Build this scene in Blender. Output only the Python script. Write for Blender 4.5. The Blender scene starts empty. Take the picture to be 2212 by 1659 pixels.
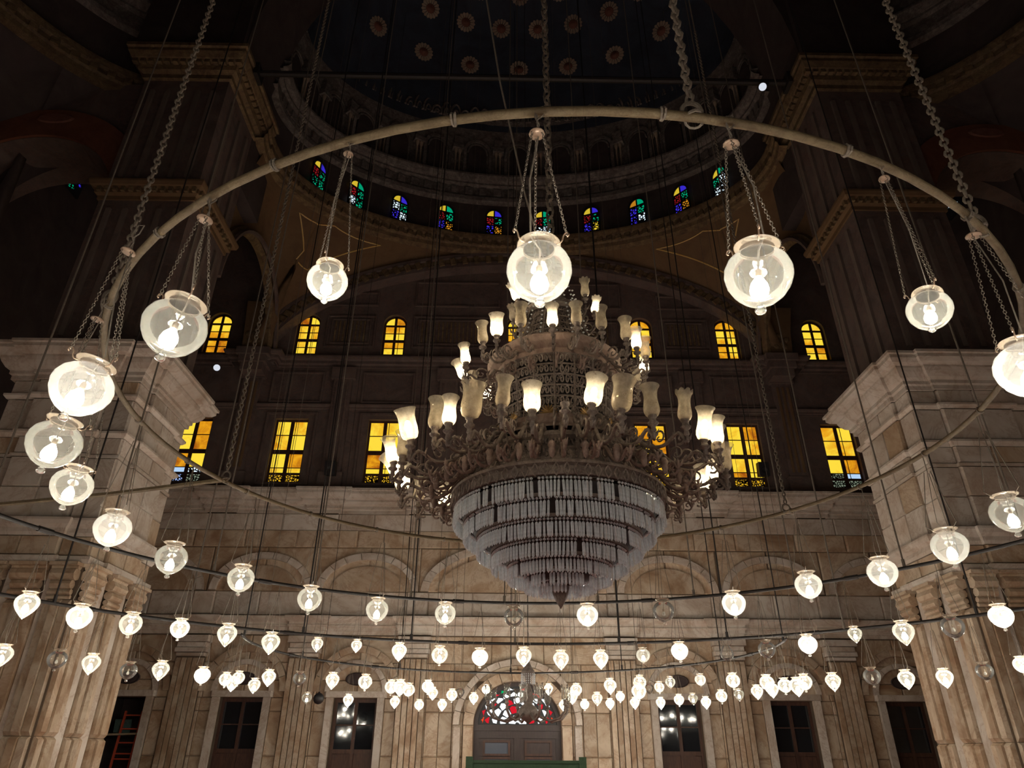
import bpy, math, random
from mathutils import Vector, Matrix, Quaternion
random.seed(7)
pi = math.pi
sin, cos, rad = math.sin, math.cos, math.radians
scene = bpy.context.scene
COL = scene.collection

# ------------------------------------------------------------------ camera
cam_d = bpy.data.cameras.new('camera')
cam_d.sensor_width = 36.0
cam_d.lens = 36.0 * 1480 / 2212
cam_d.clip_end = 300
cam = bpy.data.objects.new('camera', cam_d)
COL.objects.link(cam)
PITCH, ROLL, YAW = rad(28.4), rad(.35), rad(.66)
F = Vector((sin(YAW) * cos(PITCH), cos(YAW) * cos(PITCH), sin(PITCH)))
R0 = Vector((cos(YAW), -sin(YAW), 0))
U0 = R0.cross(F)
R_ = R0 * cos(ROLL) + U0 * sin(ROLL)
U_ = U0 * cos(ROLL) - R0 * sin(ROLL)
mw = Matrix((R_, U_, -F)).transposed().to_4x4()
mw.translation = Vector((-.6, 0, 1.6))
cam.matrix_world = mw
scene.camera = cam

# ------------------------------------------------------------------ world, exposure
w = bpy.data.worlds.new('night_interior')
scene.world = w
w.use_nodes = True
w.node_tree.nodes['Background'].inputs[0].default_value = (.010, .009, .011, 1)
w.node_tree.nodes['Background'].inputs[1].default_value = .5
vs = scene.view_settings
vs.view_transform = 'Standard'
vs.look = 'None'
vs.gamma = 1
vs.use_curve_mapping = False
vs.exposure = 0.0
LAMP_W = 66.0
SHADE_W = 5.5

# ------------------------------------------------------------------ material helpers
MATS = {}


def nmat(name):
    m = bpy.data.materials.new(name)
    m.use_nodes = True
    nt = m.node_tree
    for n in list(nt.nodes):
        nt.nodes.remove(n)
    out = nt.nodes.new('ShaderNodeOutputMaterial')
    MATS[name] = m

    def N(t, **k):
        n = nt.nodes.new('ShaderNode' + t)
        for a, b in k.items():
            setattr(n, a, b)
        return n

    def L(a, b):
        nt.links.new(a, b)
    return m, nt, out, N, L


def ramp(N, L, fac, stops):
    r = N('ValToRGB')
    el = r.color_ramp.elements
    while len(el) < len(stops):
        el.new(.5)
    for e, (p, c) in zip(el, stops):
        e.position = p
        e.color = (*c, 1)
    L(fac, r.inputs[0])
    return r.outputs[0]


def mixc(N, L, a, b, fac, mode='MIX'):
    m = N('Mix', data_type='RGBA', blend_type=mode)
    for s, v in ((m.inputs[6], a), (m.inputs[7], b)):
        if hasattr(v, 'is_linked') or hasattr(v, 'links'):
            L(v, s)
        else:
            s.default_value = (*v, 1)
    if isinstance(fac, (int, float)):
        m.inputs[0].default_value = fac
    else:
        L(fac, m.inputs[0])
    return m.outputs[2]


def noise(N, L, vec, scale, detail=4, rough=.6, dist=0.0):
    n = N('TexNoise')
    n.inputs['Scale'].default_value = scale
    n.inputs['Detail'].default_value = detail
    n.inputs['Roughness'].default_value = rough
    n.inputs['Distortion'].default_value = dist
    L(vec, n.inputs['Vector'])
    return n.outputs[0]


def surface(name, cols, scale=1.0, vein=None, rough=.6, rnd=.25, bump=.1, spec=.3, metal=0.0, dist=1.2, stretch=None):
    """mottled procedural surface in world space, each piece a little different"""
    m, nt, out, N, L = nmat(name)
    g = N('NewGeometry')
    oi = N('ObjectInfo')
    va = N('VectorMath', operation='MULTIPLY_ADD')
    va.inputs[0].default_value = (1, 1, 1)
    L(g.outputs['Position'], va.inputs[0])
    va.inputs[1].default_value = stretch or (1, 1, 1)
    sc = N('VectorMath', operation='SCALE')
    cx = N('CombineXYZ')
    for i in range(3):
        L(oi.outputs['Random'], cx.inputs[i])
    L(cx.outputs[0], sc.inputs[0])
    sc.inputs['Scale'].default_value = 37.0
    L(sc.outputs[0], va.inputs[2])
    v = va.outputs[0]
    n1 = noise(N, L, v, scale, 5, .62, dist)
    k = len(cols)
    c = ramp(N, L, n1, [(.30 + .42 * i / max(1, k - 1), cols[i]) for i in range(k)])
    if vein:
        n2 = noise(N, L, v, scale * .9, 6, .7, 2.2)
        ab = N('Math', operation='SUBTRACT')
        L(n2, ab.inputs[0])
        ab.inputs[1].default_value = .5
        a2 = N('Math', operation='ABSOLUTE')
        L(ab.outputs[0], a2.inputs[0])
        f = ramp(N, L, a2.outputs[0], [(0, (.55, .55, .55)), (.03, (.10, .10, .10)), (.10, (0, 0, 0))])
        c = mixc(N, L, c, vein, f)
    if rnd:
        mr = N('MapRange')
        L(oi.outputs['Random'], mr.inputs[0])
        mr.inputs[3].default_value = 1 - rnd
        mr.inputs[4].default_value = 1 + rnd
        hs = N('HueSaturation')
        L(mr.outputs[0], hs.inputs['Value'])
        L(c, hs.inputs['Color'])
        c = hs.outputs[0]
    b = N('BsdfPrincipled')
    L(c, b.inputs['Base Color'])
    b.inputs['Roughness'].default_value = rough
    b.inputs['Specular IOR Level'].default_value = spec
    b.inputs['Metallic'].default_value = metal
    if bump:
        bp = N('Bump')
        bp.inputs['Strength'].default_value = bump
        bp.inputs['Distance'].default_value = .03
        L(noise(N, L, v, scale * 9, 4), bp.inputs['Height'])
        L(bp.outputs[0], b.inputs['Normal'])
    L(b.outputs[0], out.inputs[0])
    return m


surface('marble', [(.27, .165, .095), (.44, .325, .22), (.58, .485, .37), (.42, .33, .24)], .62, (.30, .18, .11), .45, .14, .08)
surface('marble_grey', [(.42, .335, .26), (.60, .54, .47), (.70, .66, .60)], .62, (.36, .25, .18), .45, .12, .08)
surface('marble_joint', [(.10, .075, .055), (.14, .10, .07)], 2, None, .9, 0, 0)
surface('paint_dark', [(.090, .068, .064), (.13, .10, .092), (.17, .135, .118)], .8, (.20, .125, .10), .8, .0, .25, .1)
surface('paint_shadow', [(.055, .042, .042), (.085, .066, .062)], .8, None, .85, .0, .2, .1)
surface('paint_rib', [(.14, .108, .095), (.19, .15, .128)], 1, None, .8, .1, .2, .1)
surface('paint_ochre', [(.13, .080, .045), (.17, .108, .058), (.14, .082, .042)], .7, None, .8, .05, .15, .1)
surface('gilt_ornament', [(.08, .052, .034), (.17, .118, .06), (.25, .18, .09)], 3.0, (.10, .05, .035), .65, .2, .5, .3)
surface('gilt_line', [(.62, .40, .12), (.74, .50, .18)], 3, None, .45, 0, 0, .5)
surface('red_band', [(.16, .06, .04), (.24, .10, .06)], 1.5, None, .8, .15, .2, .1)
surface('dome_blue', [(.030, .036, .052), (.042, .052, .076), (.054, .068, .096)], .5, None, .7, 0, .1, .2)
surface('dome_stucco', [(.11, .092, .084), (.19, .165, .15), (.30, .265, .24)], 2.5, (.04, .03, .028), .75, .1, .6, .2)
surface('rosette_cream', [(.30, .23, .17), (.42, .34, .26)], 3, None, .7, .15, .2)
surface('rosette_red', [(.16, .06, .045), (.22, .10, .07)], 3, None, .7, .1, .2)
surface('wood_ring', [(.095, .068, .038), (.135, .10, .056), (.165, .128, .075)], 5, (.07, .045, .025), .6, .0, .2, .3)
surface('iron', [(.014, .012, .012), (.024, .020, .018)], 6, None, .55, .1, .1, .4)
surface('rope', [(.13, .11, .09), (.19, .16, .13)], 20, None, .9, .15, .3)
surface('chain_iron', [(.11, .09, .07), (.17, .145, .115)], 18, (.10, .07, .05), .6, .1, .2, .4)
surface('bronze', [(.11, .085, .072), (.18, .145, .125), (.26, .215, .19)], 9, (.08, .05, .04), .6, .12, .4, .4, .1)
surface('bronze_red', [(.12, .075, .062), (.18, .125, .105), (.23, .17, .145)], 9, None, .6, .12, .4, .4, .1)
surface('brass', [(.30, .19, .08), (.42, .28, .12)], 12, None, .35, .1, .1, .5, .7)
surface('copper_collar', [(.22, .145, .10), (.30, .21, .15)], 10, None, .4, .1, .1, .5, .3)
surface('dark_wood', [(.045, .020, .014), (.075, .034, .022), (.10, .048, .03)], 2.2, None, .5, .1, .1, .4, 0, 1.2, (6, 6, 1))
surface('door_wood', [(.030, .018, .018), (.045, .028, .026), (.062, .04, .036)], 2.2, None, .45, .1, .1, .4, 0, 1.2, (6, 6, 1))
surface('red_paint', [(.52, .075, .035), (.64, .11, .05)], 8, (.30, .05, .03), .5, 0, .1, .4)
surface('plank_wood', [(.30, .24, .16), (.40, .33, .23)], 3, None, .7, .1, .2)
surface('green_cloth', [(.030, .060, .035), (.05, .09, .05)], 14, None, .9, 0, .3)
surface('black_plastic', [(.012, .012, .014), (.02, .02, .023)], 20, None, .5, 0, 0, .4)
surface('carpet', [(.20, .045, .035), (.28, .07, .05), (.22, .10, .06)], 1.6, None, .95, 0, .2, .05)
surface('tarp', [(.05, .10, .10), (.08, .14, .13)], 5, None, .8, 0, .2)


def glass(name, dust_haze, tint=(1, 1, .97), gl=1.0, var=.0, trans=(.98, .98, .95), nscale=6.0):
    """thin dusty glass: clear film + mirror reflection + a veil of dust that scatters light both ways, thicker in the lamps as painted bulb glare"""
    m, nt, out, N, L = nmat(name)
    tr = N('BsdfTransparent')
    tr.inputs[0].default_value = (*trans, 1)
    gb = N('BsdfGlossy')
    gb.inputs['Roughness'].default_value = .04
    gb.inputs[0].default_value = (gl, gl, gl, 1)
    fr = N('Fresnel')
    fr.inputs[0].default_value = 1.42
    m1 = N('MixShader')
    L(fr.outputs[0], m1.inputs[0])
    L(tr.outputs[0], m1.inputs[1])
    L(gb.outputs[0], m1.inputs[2])
    df = N('BsdfDiffuse')
    df.inputs[0].default_value = (*tint, 1)
    tl = N('BsdfTranslucent')
    tl.inputs[0].default_value = (*tint, 1)
    m2 = N('MixShader')
    m2.inputs[0].default_value = .6
    L(df.outputs[0], m2.inputs[1])
    L(tl.outputs[0], m2.inputs[2])
    m3 = N('MixShader')
    if var:
        tc = N('TexCoord')
        n = noise(N, L, tc.outputs['Object'], nscale, 4, .7)
        mr = N('MapRange')
        L(n, mr.inputs[0])
        mr.inputs[1].default_value = .3
        mr.inputs[2].default_value = .75
        mr.inputs[3].default_value = dust_haze
        mr.inputs[4].default_value = dust_haze + var
        L(mr.outputs[0], m3.inputs[0])
    else:
        m3.inputs[0].default_value = dust_haze
    L(m1.outputs[0], m3.inputs[1])
    L(m2.outputs[0], m3.inputs[2])
    L(m3.outputs[0], out.inputs[0])
    return m


glass('lamp_glass', .034, (1, .98, .88), 1, .026)  # veil made denser than real dust so the glass carries bulb glare
glass('lamp_glass_hazy', .09, (1, .99, .94), 1, .05)  # milky veil, also raised to stand for bulb glare
glass('lamp_glass_clear', .03, (1, 1, 1), 1, .03)
glass('collar_glass', .16, (.95, .80, .64), 1, .12)
glass('shade_glass', .22, (1, .91, .76), 1, .2, (.95, .9, .8), 14)
glass('crystal', .42, (.95, .98, 1.0), 1, .3, (.8, .86, .92), 30)


def emis(name, col, strength, mask=None, rnd=0.0, col2=None, vary=None):
    m, nt, out, N, L = nmat(name)
    e = N('Emission')
    e.inputs[0].default_value = (*col, 1)
    e.inputs[1].default_value = strength
    tc = N('TexCoord')
    if col2:
        oi = N('ObjectInfo')
        g = N('NewGeometry')
        n = noise(N, L, g.outputs['Position'], vary or 1.4, 4, .65, .6)
        ad = N('Math', operation='MULTIPLY_ADD')
        L(oi.outputs['Random'], ad.inputs[0])
        ad.inputs[1].default_value = .55
        L(n, ad.inputs[2])
        c = ramp(N, L, ad.outputs[0], [(.38, col), (.62, col2[0]), (.88, col2[1])])
        L(c, e.inputs[0])
    if mask:
        g = N('NewGeometry')
        v = N('TexVoronoi', feature='DISTANCE_TO_EDGE')
        v.inputs['Scale'].default_value = mask
        L(g.outputs['Position'], v.inputs['Vector'])
        cmp_ = N('Math', operation='GREATER_THAN')
        L(v.outputs[0], cmp_.inputs[0])
        cmp_.inputs[1].default_value = .16
        d = N('BsdfDiffuse')
        d.inputs[0].default_value = (.02, .015, .012, 1)
        mx = N('MixShader')
        L(cmp_.outputs[0], mx.inputs[0])
        L(d.outputs[0], mx.inputs[1])
        L(e.outputs[0], mx.inputs[2])
        L(mx.outputs[0], out.inputs[0])
    else:
        L(e.outputs[0], out.inputs[0])
    m.cycles.emission_sampling = 'NONE'
    return m


emis('amber', (.36, .085, .006), 1.0, col2=[(.80, .34, .010), (1.0, .72, .05)])
emis('amber_grille', (.75, .42, .02), .8, mask=9)
emis('sky_grille', (.30, .42, .75), 1.0, mask=9)
emis('sky_pane', (.50, .72, 1.0), .9)
emis('pale_grille', (.35, .42, .30), .45, mask=9)
for nm, c in (('yellow', (.85, .60, .04)), ('green', (.0, .42, .20)), ('blue', (.05, .03, .75)), ('red', (.35, .01, .015)), ('white', (.75, .9, 1.0)), ('orange', (.65, .26, .015))):
    emis('stain_' + nm, c, .75 if nm != 'white' else 1.0)
    emis('stain_grille_' + nm, c, .8 if nm != 'white' else 1.1, mask=7)
emis('lunette_white', (.90, .96, 1.0), 1.6)
emis('lunette_red', (.75, .015, .03), .9)
emis('lunette_green', (.0, .55, .16), .8)
emis('lunette_orange', (.85, .08, .02), .9)
emis('bulb_glow', (1.0, .95, .80), 26)
emis('shade_bulb_glow', (1.0, .86, .58), 16)
emis('spot_glow', (.85, .90, 1.0), .8)

m, nt, out, N, L = nmat('window_glass_dark')
b = N('BsdfPrincipled')
b.inputs['Base Color'].default_value = (.014, .015, .018, 1)
b.inputs['Roughness'].default_value = .05
b.inputs['Specular IOR Level'].default_value = .6
bp = N('Bump')
bp.inputs['Strength'].default_value = .06
tc = N('TexCoord')
L(noise(N, L, tc.outputs['Object'], 2.5, 2), bp.inputs['Height'])
L(bp.outputs[0], b.inputs['Normal'])
L(b.outputs[0], out.inputs[0])
m, nt, out, N, L = nmat('bulb_off')
b = N('BsdfPrincipled')
b.inputs['Base Color'].default_value = (.7, .7, .66, 1)
b.inputs['Roughness'].default_value = .2
L(b.outputs[0], out.inputs[0])
m, nt, out, N, L = nmat('door_panel_pale')
b = N('BsdfPrincipled')
b.inputs['Base Color'].default_value = (.10, .115, .15, 1)
b.inputs['Roughness'].default_value = .18
L(b.outputs[0], out.inputs[0])


# ------------------------------------------------------------------ mesh helpers
class MB:
    def __init__(s):
        s.v, s.f = [], []

    def add(s, v, f):
        o = len(s.v)
        s.v += [tuple(p) for p in v]
        s.f += [tuple(i + o for i in q) for q in f]
        return s

    def box(s, x0, x1, y0, y1, z0, z1):
        return s.add([(x0, y0, z0), (x1, y0, z0), (x1, y1, z0), (x0, y1, z0), (x0, y0, z1), (x1, y0, z1), (x1, y1, z1), (x0, y1, z1)],
                     [(0, 3, 2, 1), (4, 5, 6, 7), (0, 1, 5, 4), (1, 2, 6, 5), (2, 3, 7, 6), (3, 0, 4, 7)])

    def tube(s, pts, r, n=6, closed=False, cap=True):
        pts = [Vector(p) for p in pts]
        k = len(pts)
        rs = r if isinstance(r, (list, tuple)) else [r] * k
        T = []
        for i in range(k):
            a = pts[(i - 1) % k] if (closed or i > 0) else pts[i]
            c = pts[(i + 1) % k] if (closed or i < k - 1) else pts[i]
            t = c - a
            T.append(t.normalized() if t.length > 1e-9 else Vector((0, 0, 1)))
        up = Vector((0, 0, 1)) if abs(T[0].z) < .9 else Vector((1, 0, 0))
        nrm = (up - T[0] * up.dot(T[0])).normalized()
        vs_, fs = [], []
        for i in range(k):
            nrm = nrm - T[i] * nrm.dot(T[i])
            if nrm.length < 1e-6:
                nrm = T[i].orthogonal()
            nrm.normalize()
            bn = T[i].cross(nrm)
            for j in range(n):
                a = 2 * pi * j / n
                vs_.append(pts[i] + (nrm * cos(a) + bn * sin(a)) * rs[i])
        for i in range(k if closed else k - 1):
            for j in range(n):
                a, b_ = i * n + j, i * n + (j + 1) % n
                c_, d_ = ((i + 1) % k) * n + (j + 1) % n, ((i + 1) % k) * n + j
                fs.append((a, b_, c_, d_))
        if cap and not closed:
            fs.append(tuple(range(n))[::-1])
            fs.append(tuple((k - 1) * n + j for j in range(n)))
        return s.add(vs_, fs)

    def lathe(s, prof, n=16, c=(0, 0, 0), wave=None):
        vs_, fs = [], []
        for i, (r, z) in enumerate(prof):
            for j in range(n):
                a = 2 * pi * j / n
                rr, zz = r, z
                if wave and i in wave[0]:
                    q = abs(sin(a * wave[1] / 2))
                    zz += wave[2] * q
                    rr += wave[3] * q
                vs_.append((c[0] + rr * cos(a), c[1] + rr * sin(a), c[2] + zz))
        for i in range(len(prof) - 1):
            for j in range(n):
                fs.append((i * n + j, i * n + (j + 1) % n, (i + 1) * n + (j + 1) % n, (i + 1) * n + j))
        return s.add(vs_, fs)

    def sweep_poly(s, poly, prof, closed=True):
        """profile [(outset, z)] carried round a plan polygon with mitred corners"""
        k = len(poly)
        P = [Vector((a, b_, 0)) for a, b_ in poly]
        area = sum(P[i].x * P[(i + 1) % k].y - P[(i + 1) % k].x * P[i].y for i in range(k))
        sg = 1 if area > 0 else -1
        offs = []
        for i in range(k):
            def nrm(a, b_):
                d = (b_ - a).normalized()
                return Vector((d.y, -d.x, 0)) * sg
            n1 = nrm(P[i - 1], P[i]) if (closed or i > 0) else None
            n2 = nrm(P[i], P[(i + 1) % k]) if (closed or i < k - 1) else None
            if n1 is None:
                n1 = n2
            if n2 is None:
                n2 = n1
            d = 1 + n1.dot(n2)
            offs.append((n1 + n2) / max(d, .2))
        vs_, fs = [], []
        m_ = len(prof)
        for i in range(k):
            for (o, z) in prof:
                q = P[i] + offs[i] * o
                vs_.append((q.x, q.y, z))
        for i in range(k if closed else k - 1):
            for j in range(m_ - 1):
                a, b_ = i * m_ + j, ((i + 1) % k) * m_ + j
                fs.append((a, b_, b_ + 1, a + 1))
        return s.add(vs_, fs)

    def extrude_xz(s, pts, y0, y1):
        """closed outline in the X-Z plane given thickness along Y"""
        k = len(pts)
        vs_ = [(x, y0, z) for x, z in pts] + [(x, y1, z) for x, z in pts]
        fs = [tuple(range(k)), tuple(range(2 * k - 1, k - 1, -1))]
        fs += [(i, (i + 1) % k, k + (i + 1) % k, k + i) for i in range(k)]
        return s.add(vs_, fs)

    def arch(s, cx, cz, a0, b0, a1, b1, y0, y1, n=20, t0=0.0, t1=pi):
        """half-ring between two ellipses, in X-Z, given thickness along Y"""
        vs_, fs = [], []
        for i in range(n + 1):
            t = t0 + (t1 - t0) * i / n
            for (a, b_) in ((a0, b0), (a1, b1)):
                for y in (y0, y1):
                    vs_.append((cx + a * cos(t), y, cz + b_ * sin(t)))
        for i in range(n):
            o, q = 4 * i, 4 * i + 4
            fs += [(o, q, q + 2, o + 2), (o + 1, o + 3, q + 3, q + 1), (o, o + 1, q + 1, q), (o + 2, q + 2, q + 3, o + 3)]
        fs += [(0, 2, 3, 1), (4 * n, 4 * n + 1, 4 * n + 3, 4 * n + 2)]
        return s.add(vs_, fs)

    def links(s, p0, p1, pitch, wire, width=.62, n=8, m_=4):
        p0, p1 = Vector(p0), Vector(p1)
        d = p1 - p0
        ln = d.length
        k = max(1, int(ln / pitch))
        d.normalize()
        e1 = d.orthogonal().normalized()
        e2 = d.cross(e1)
        for i in range(k):
            c = p0 + d * (ln * (i + .5) / k)
            side = e1 if i % 2 else e2
            hl, hw = pitch * .62, pitch * .62 * width
            path = [c + d * (hl * cos(2 * pi * q / n)) + side * (hw * sin(2 * pi * q / n)) for q in range(n)]
            s.tube(path, wire, m_, closed=True)
        return s

    def mesh(s, name, smooth=False):
        me = bpy.data.meshes.new(name)
        me.from_pydata(s.v, [], s.f)
        me.validate()
        if smooth:
            me.polygons.foreach_set('use_smooth', [True] * len(me.polygons))
        me.update()
        return me


def ob(name, me, mat=None, parent=None, loc=(0, 0, 0), rot=None, scale=None, smooth=False, label=None, cat=None, group=None, kind=None):
    if isinstance(me, MB):
        me = me.mesh(name, smooth)
    if me is not None and mat and not me.materials:
        me.materials.append(MATS[mat])
    o = bpy.data.objects.new(name, me)
    COL.objects.link(o)
    if parent:
        o.parent = parent
    o.location = loc
    if rot is not None:
        if isinstance(rot, Quaternion):
            o.rotation_mode = 'QUATERNION'
            o.rotation_quaternion = rot
        else:
            o.rotation_euler = rot
    if scale is not None:
        o.scale = (scale,) * 3 if isinstance(scale, (int, float)) else scale
    for k_, v_ in (('label', label), ('category', cat), ('group', group), ('kind', kind)):
        if v_:
            o[k_] = v_
    return o


def matvar(o, mat):
    """same mesh, another material on this object"""
    o.material_slots[0].link = 'OBJECT'
    o.material_slots[0].material = MATS[mat]
    return o


UNIT = MB().box(-.5, .5, -.5, .5, -.5, .5)
_bv = MB()
# slab: unit block whose front (-Y) edge is chamfered so joints read as grooves
e = .03
_bv.add([(-.5 + e, -.5, -.5 + e), (.5 - e, -.5, -.5 + e), (.5 - e, -.5, .5 - e), (-.5 + e, -.5, .5 - e),
         (-.5, -.2, -.5), (.5, -.2, -.5), (.5, -.2, .5), (-.5, -.2, .5), (-.5, .5, -.5), (.5, .5, -.5), (.5, .5, .5), (-.5, .5, .5)],
        [(0, 1, 2, 3), (0, 4, 5, 1), (1, 5, 6, 2), (2, 6, 7, 3), (3, 7, 4, 0), (4, 8, 9, 5), (5, 9, 10, 6), (6, 10, 11, 7), (7, 11, 8, 4), (8, 11, 10, 9)])
SLAB = {}
for mt in ('marble', 'marble_grey'):
    SLAB[mt] = _bv.mesh('slab_' + mt)
    SLAB[mt].materials.append(MATS[mt])


def slab(parent, x0, x1, z0, z1, y, proud=.05, thick=.10, mt='marble', gap=.012, name='slab'):
    """slab on a wall facing -Y at depth y"""
    return ob(name, SLAB[mt], parent=parent, loc=((x0 + x1) / 2, y - proud + thick / 2, (z0 + z1) / 2),
              scale=(x1 - x0 - gap, thick, z1 - z0 - gap))


def slab_x(parent, xf, sgn, y0, y1, z0, z1, proud=.05, thick=.10, mt='marble', gap=.012, name='slab'):
    """slab on a wall facing +X (sgn=1) or -X (sgn=-1)"""
    return ob(name, SLAB[mt], parent=parent, loc=(xf + sgn * (proud - thick / 2), (y0 + y1) / 2, (z0 + z1) / 2),
              rot=(0, 0, pi / 2 if sgn > 0 else -pi / 2), scale=(y1 - y0 - gap, thick, z1 - z0 - gap))


# ================================================================== THE SETTING
WY = 28.0
CY = 7.65
BAYS = (-14.5, -10.2, -6.0, 0, 6.0, 10.2, 14.5)
fl = ob('floor', MB().box(-20.4, 20.4, -14, 28.4, -.2, 0), 'carpet', kind='structure')
fl['label'] = 'red carpeted floor of the prayer hall'


# ---- wall with openings
def holed_wall(name, x0, x1, z0, z1, y, depth, holes, mat, parent=None):
    """holes: (xa,xb,za,zb,arch_height)"""
    xs = sorted({x0, x1} | {h[0] for h in holes} | {h[1] for h in holes})
    zs = sorted({z0, z1} | {h[2] for h in holes} | {h[3] for h in holes} | {h[3] + h[4] for h in holes if h[4]})
    b_ = MB()
    for i in range(len(xs) - 1):
        for j in range(len(zs) - 1):
            cx, cz = (xs[i] + xs[i + 1]) / 2, (zs[j] + zs[j + 1]) / 2
            if any(h[0] < cx < h[1] and h[2] < cz < h[3] + h[4] for h in holes):
                continue
            b_.add([(xs[i], y, zs[j]), (xs[i + 1], y, zs[j]), (xs[i + 1], y, zs[j + 1]), (xs[i], y, zs[j + 1])], [(0, 1, 2, 3)])
    for (xa, xb, za, zb, ah) in holes:
        a, cx = (xb - xa) / 2, (xa + xb) / 2
        out_ = [(xa, za), (xa, zb)]
        if ah:
            n = 14
            arc = [(cx - a * cos(pi * i / n), zb + ah * sin(pi * i / n)) for i in range(n + 1)]
            for i in range(n):
                (xA, zA), (xB, zB) = arc[i], arc[i + 1]
                b_.add([(xA, y, zA), (xB, y, zB), (xB, y, zb + ah), (xA, y, zb + ah)], [(0, 1, 2, 3)])
            out_ = [(xa, za)] + arc
        else:
            out_ += [(xb, zb)]
        out_ += [(xb, za)]
        k = len(out_)
        for i in range(k):
            (xA, zA), (xB, zB) = out_[i], out_[(i + 1) % k]
            b_.add([(xA, y, zA), (xB, y, zB), (xB, y + depth, zB), (xA, y + depth, zA)], [(0, 1, 2, 3)])
    return ob(name, b_, mat, parent, kind='structure' if parent is None else None)


low_holes = [(-1.6, 1.6, 0, 2.53, 1.47)] + [(x - .8, x + .8, 0, 3.4, 0) for x in BAYS if x]
wall_back = holed_wall('wall_back', -20.4, 20.4, 0, 11.4, WY, .55, low_holes, 'marble_joint')
up_holes = [(x - .74, x + .74, 11.9, 14.92, 0) for x in BAYS] + [(x - .56, x + .56, 18.35, 20.1, .53) for x in BAYS]
wall_up = holed_wall('wall_back_upper', -20.4, 20.4, 11.4, 26, WY + .15, .45, up_holes, 'paint_dark')
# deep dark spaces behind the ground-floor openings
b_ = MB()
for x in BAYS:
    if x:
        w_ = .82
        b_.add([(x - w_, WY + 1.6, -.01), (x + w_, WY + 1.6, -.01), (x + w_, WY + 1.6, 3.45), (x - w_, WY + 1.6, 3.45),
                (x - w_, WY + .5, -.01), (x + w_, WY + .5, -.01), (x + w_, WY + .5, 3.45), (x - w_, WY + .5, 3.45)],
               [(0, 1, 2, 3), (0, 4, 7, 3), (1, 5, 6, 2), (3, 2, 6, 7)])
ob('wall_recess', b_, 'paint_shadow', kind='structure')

# ---- marble facing of the back wall
PIL = (3.95, 8.1, 12.35, 16.7)


def blocked(xa, xb, za, zb):
    for (ha, hb, hc, hd, ar) in low_holes:
        if xa < hb - .01 and xb > ha + .01 and za < hd + ar - .01:
            return True
    return False


def course(edges, z0, z1, proud=.05, mt='marble'):
    for i in range(len(edges) - 1):
        if not blocked(edges[i], edges[i + 1], z0, z1):
            slab(wall_back, edges[i], edges[i + 1], z0, z1, WY, proud + random.uniform(-.008, .008), .12, mt)


def sym(l):
    return sorted({-x for x in l} | set(l))


# top courses
for k, (z0, z1) in enumerate(((9.72, 10.42), (9.02, 9.72))):
    e_ = [-20.4]
    while e_[-1] < 19.6:
        e_.append(min(20.4, e_[-1] + random.choice((1.5, 1.9, 2.3)) + (.2 if k else 0)))
    course(e_, z0, z1, .05 + .02 * k, 'marble_grey' if k == 0 else 'marble')
course(sym([20.4, 18.5, 16.7, 14.5, 12.35, 10.2, 8.1, 6, 3.95, 2, 0]), 7.25, 9.02, .03)
course(sym([20.4, 18.2, 17.1, 16.3, 14.5, 12.75, 11.95, 10.2, 8.5, 7.7, 6, 4.35, 3.55, 1.8, 0]), 6.34, 7.25, .05, 'marble_grey')
# lower storey: upright slabs beside the openings
course(sym([20.4, 18.6, 17.3, 16.1, 14.5, 12.95, 11.75, 10.2, 8.7, 7.5, 6, 4.5, 3.4, 2.1, 1.0, 0]), 4.62, 5.6, .04)
lowedges = []
for x in (6.0, 10.2, 14.5):
    lowedges += [x - .8, x + .8, x - 1.08, x + 1.08, x - 1.52, x + 1.52]
lowedges += [1.6, 2.0, 2.4, 2.9, 3.4, 4.5, 18.4, 20.4]
for z0, z1 in ((0, 1.5), (1.5, 2.95), (2.95, 3.4), (3.4, 4.0), (4.0, 4.62)):
    e2 = sym(lowedges) if z1 < 3.5 else sym([20.4, 18.4, 16.05, 14.5, 12.95, 11.7, 10.2, 8.7, 7.5, 6, 4.5, 3.4, 2.4, 1.6, 0])
    course(e2, z0, z1, .04)

# pilasters with flutes, base and capital
for X in PIL:
    for s_ in (-1, 1):
        x = X * s_
        pl = ob('pilaster', MB().box(-.52, .52, -.02, .10, 0, 4.9), 'marble_joint', wall_back, (x, WY - .12, 0))
        for i in range(5):
            xx = -.42 + .21 * i
            ob('flute', SLAB['marble'], parent=pl, loc=(xx, -.05, 2.65), scale=(.185, .14, 4.2))
        for (zz, hh, ww, pr) in ((.25, .5, 1.16, .18), (4.86, .12, 1.1, .14), (5.02, .16, 1.24, .2), (5.2, .18, 1.14, .16), (5.42, .24, 1.30, .26)):
            ob('capital_block' if zz > 1 else 'plinth', SLAB['marble_grey'], parent=pl, loc=(0, -pr / 2 + .02, zz), scale=(ww, pr + .12, hh))
        # upper order above the entablature
        ob('upper_pilaster', SLAB['marble_grey'], parent=wall_back, loc=(x, WY - .08, 6.8), scale=(.8, .16, .86))


def straight_moulding(name, y, z, prof, x0=-20.4, x1=20.4, breaks=(), bw=.6, bd=.14, mat='marble_grey', parent=None):
    pts = [(x0, y)]
    for x in sorted(breaks):
        pts += [(x - bw, y), (x - bw, y - bd), (x + bw, y - bd), (x + bw, y)]
    pts.append((x1, y))
    pts = [(a, b_) for a, b_ in pts if x0 <= a <= x1]
    return ob(name, MB().sweep_poly(pts + [(x1, y + 3), (x0, y + 3)], [(o, z + h) for o, h in prof]), mat, parent)


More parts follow.
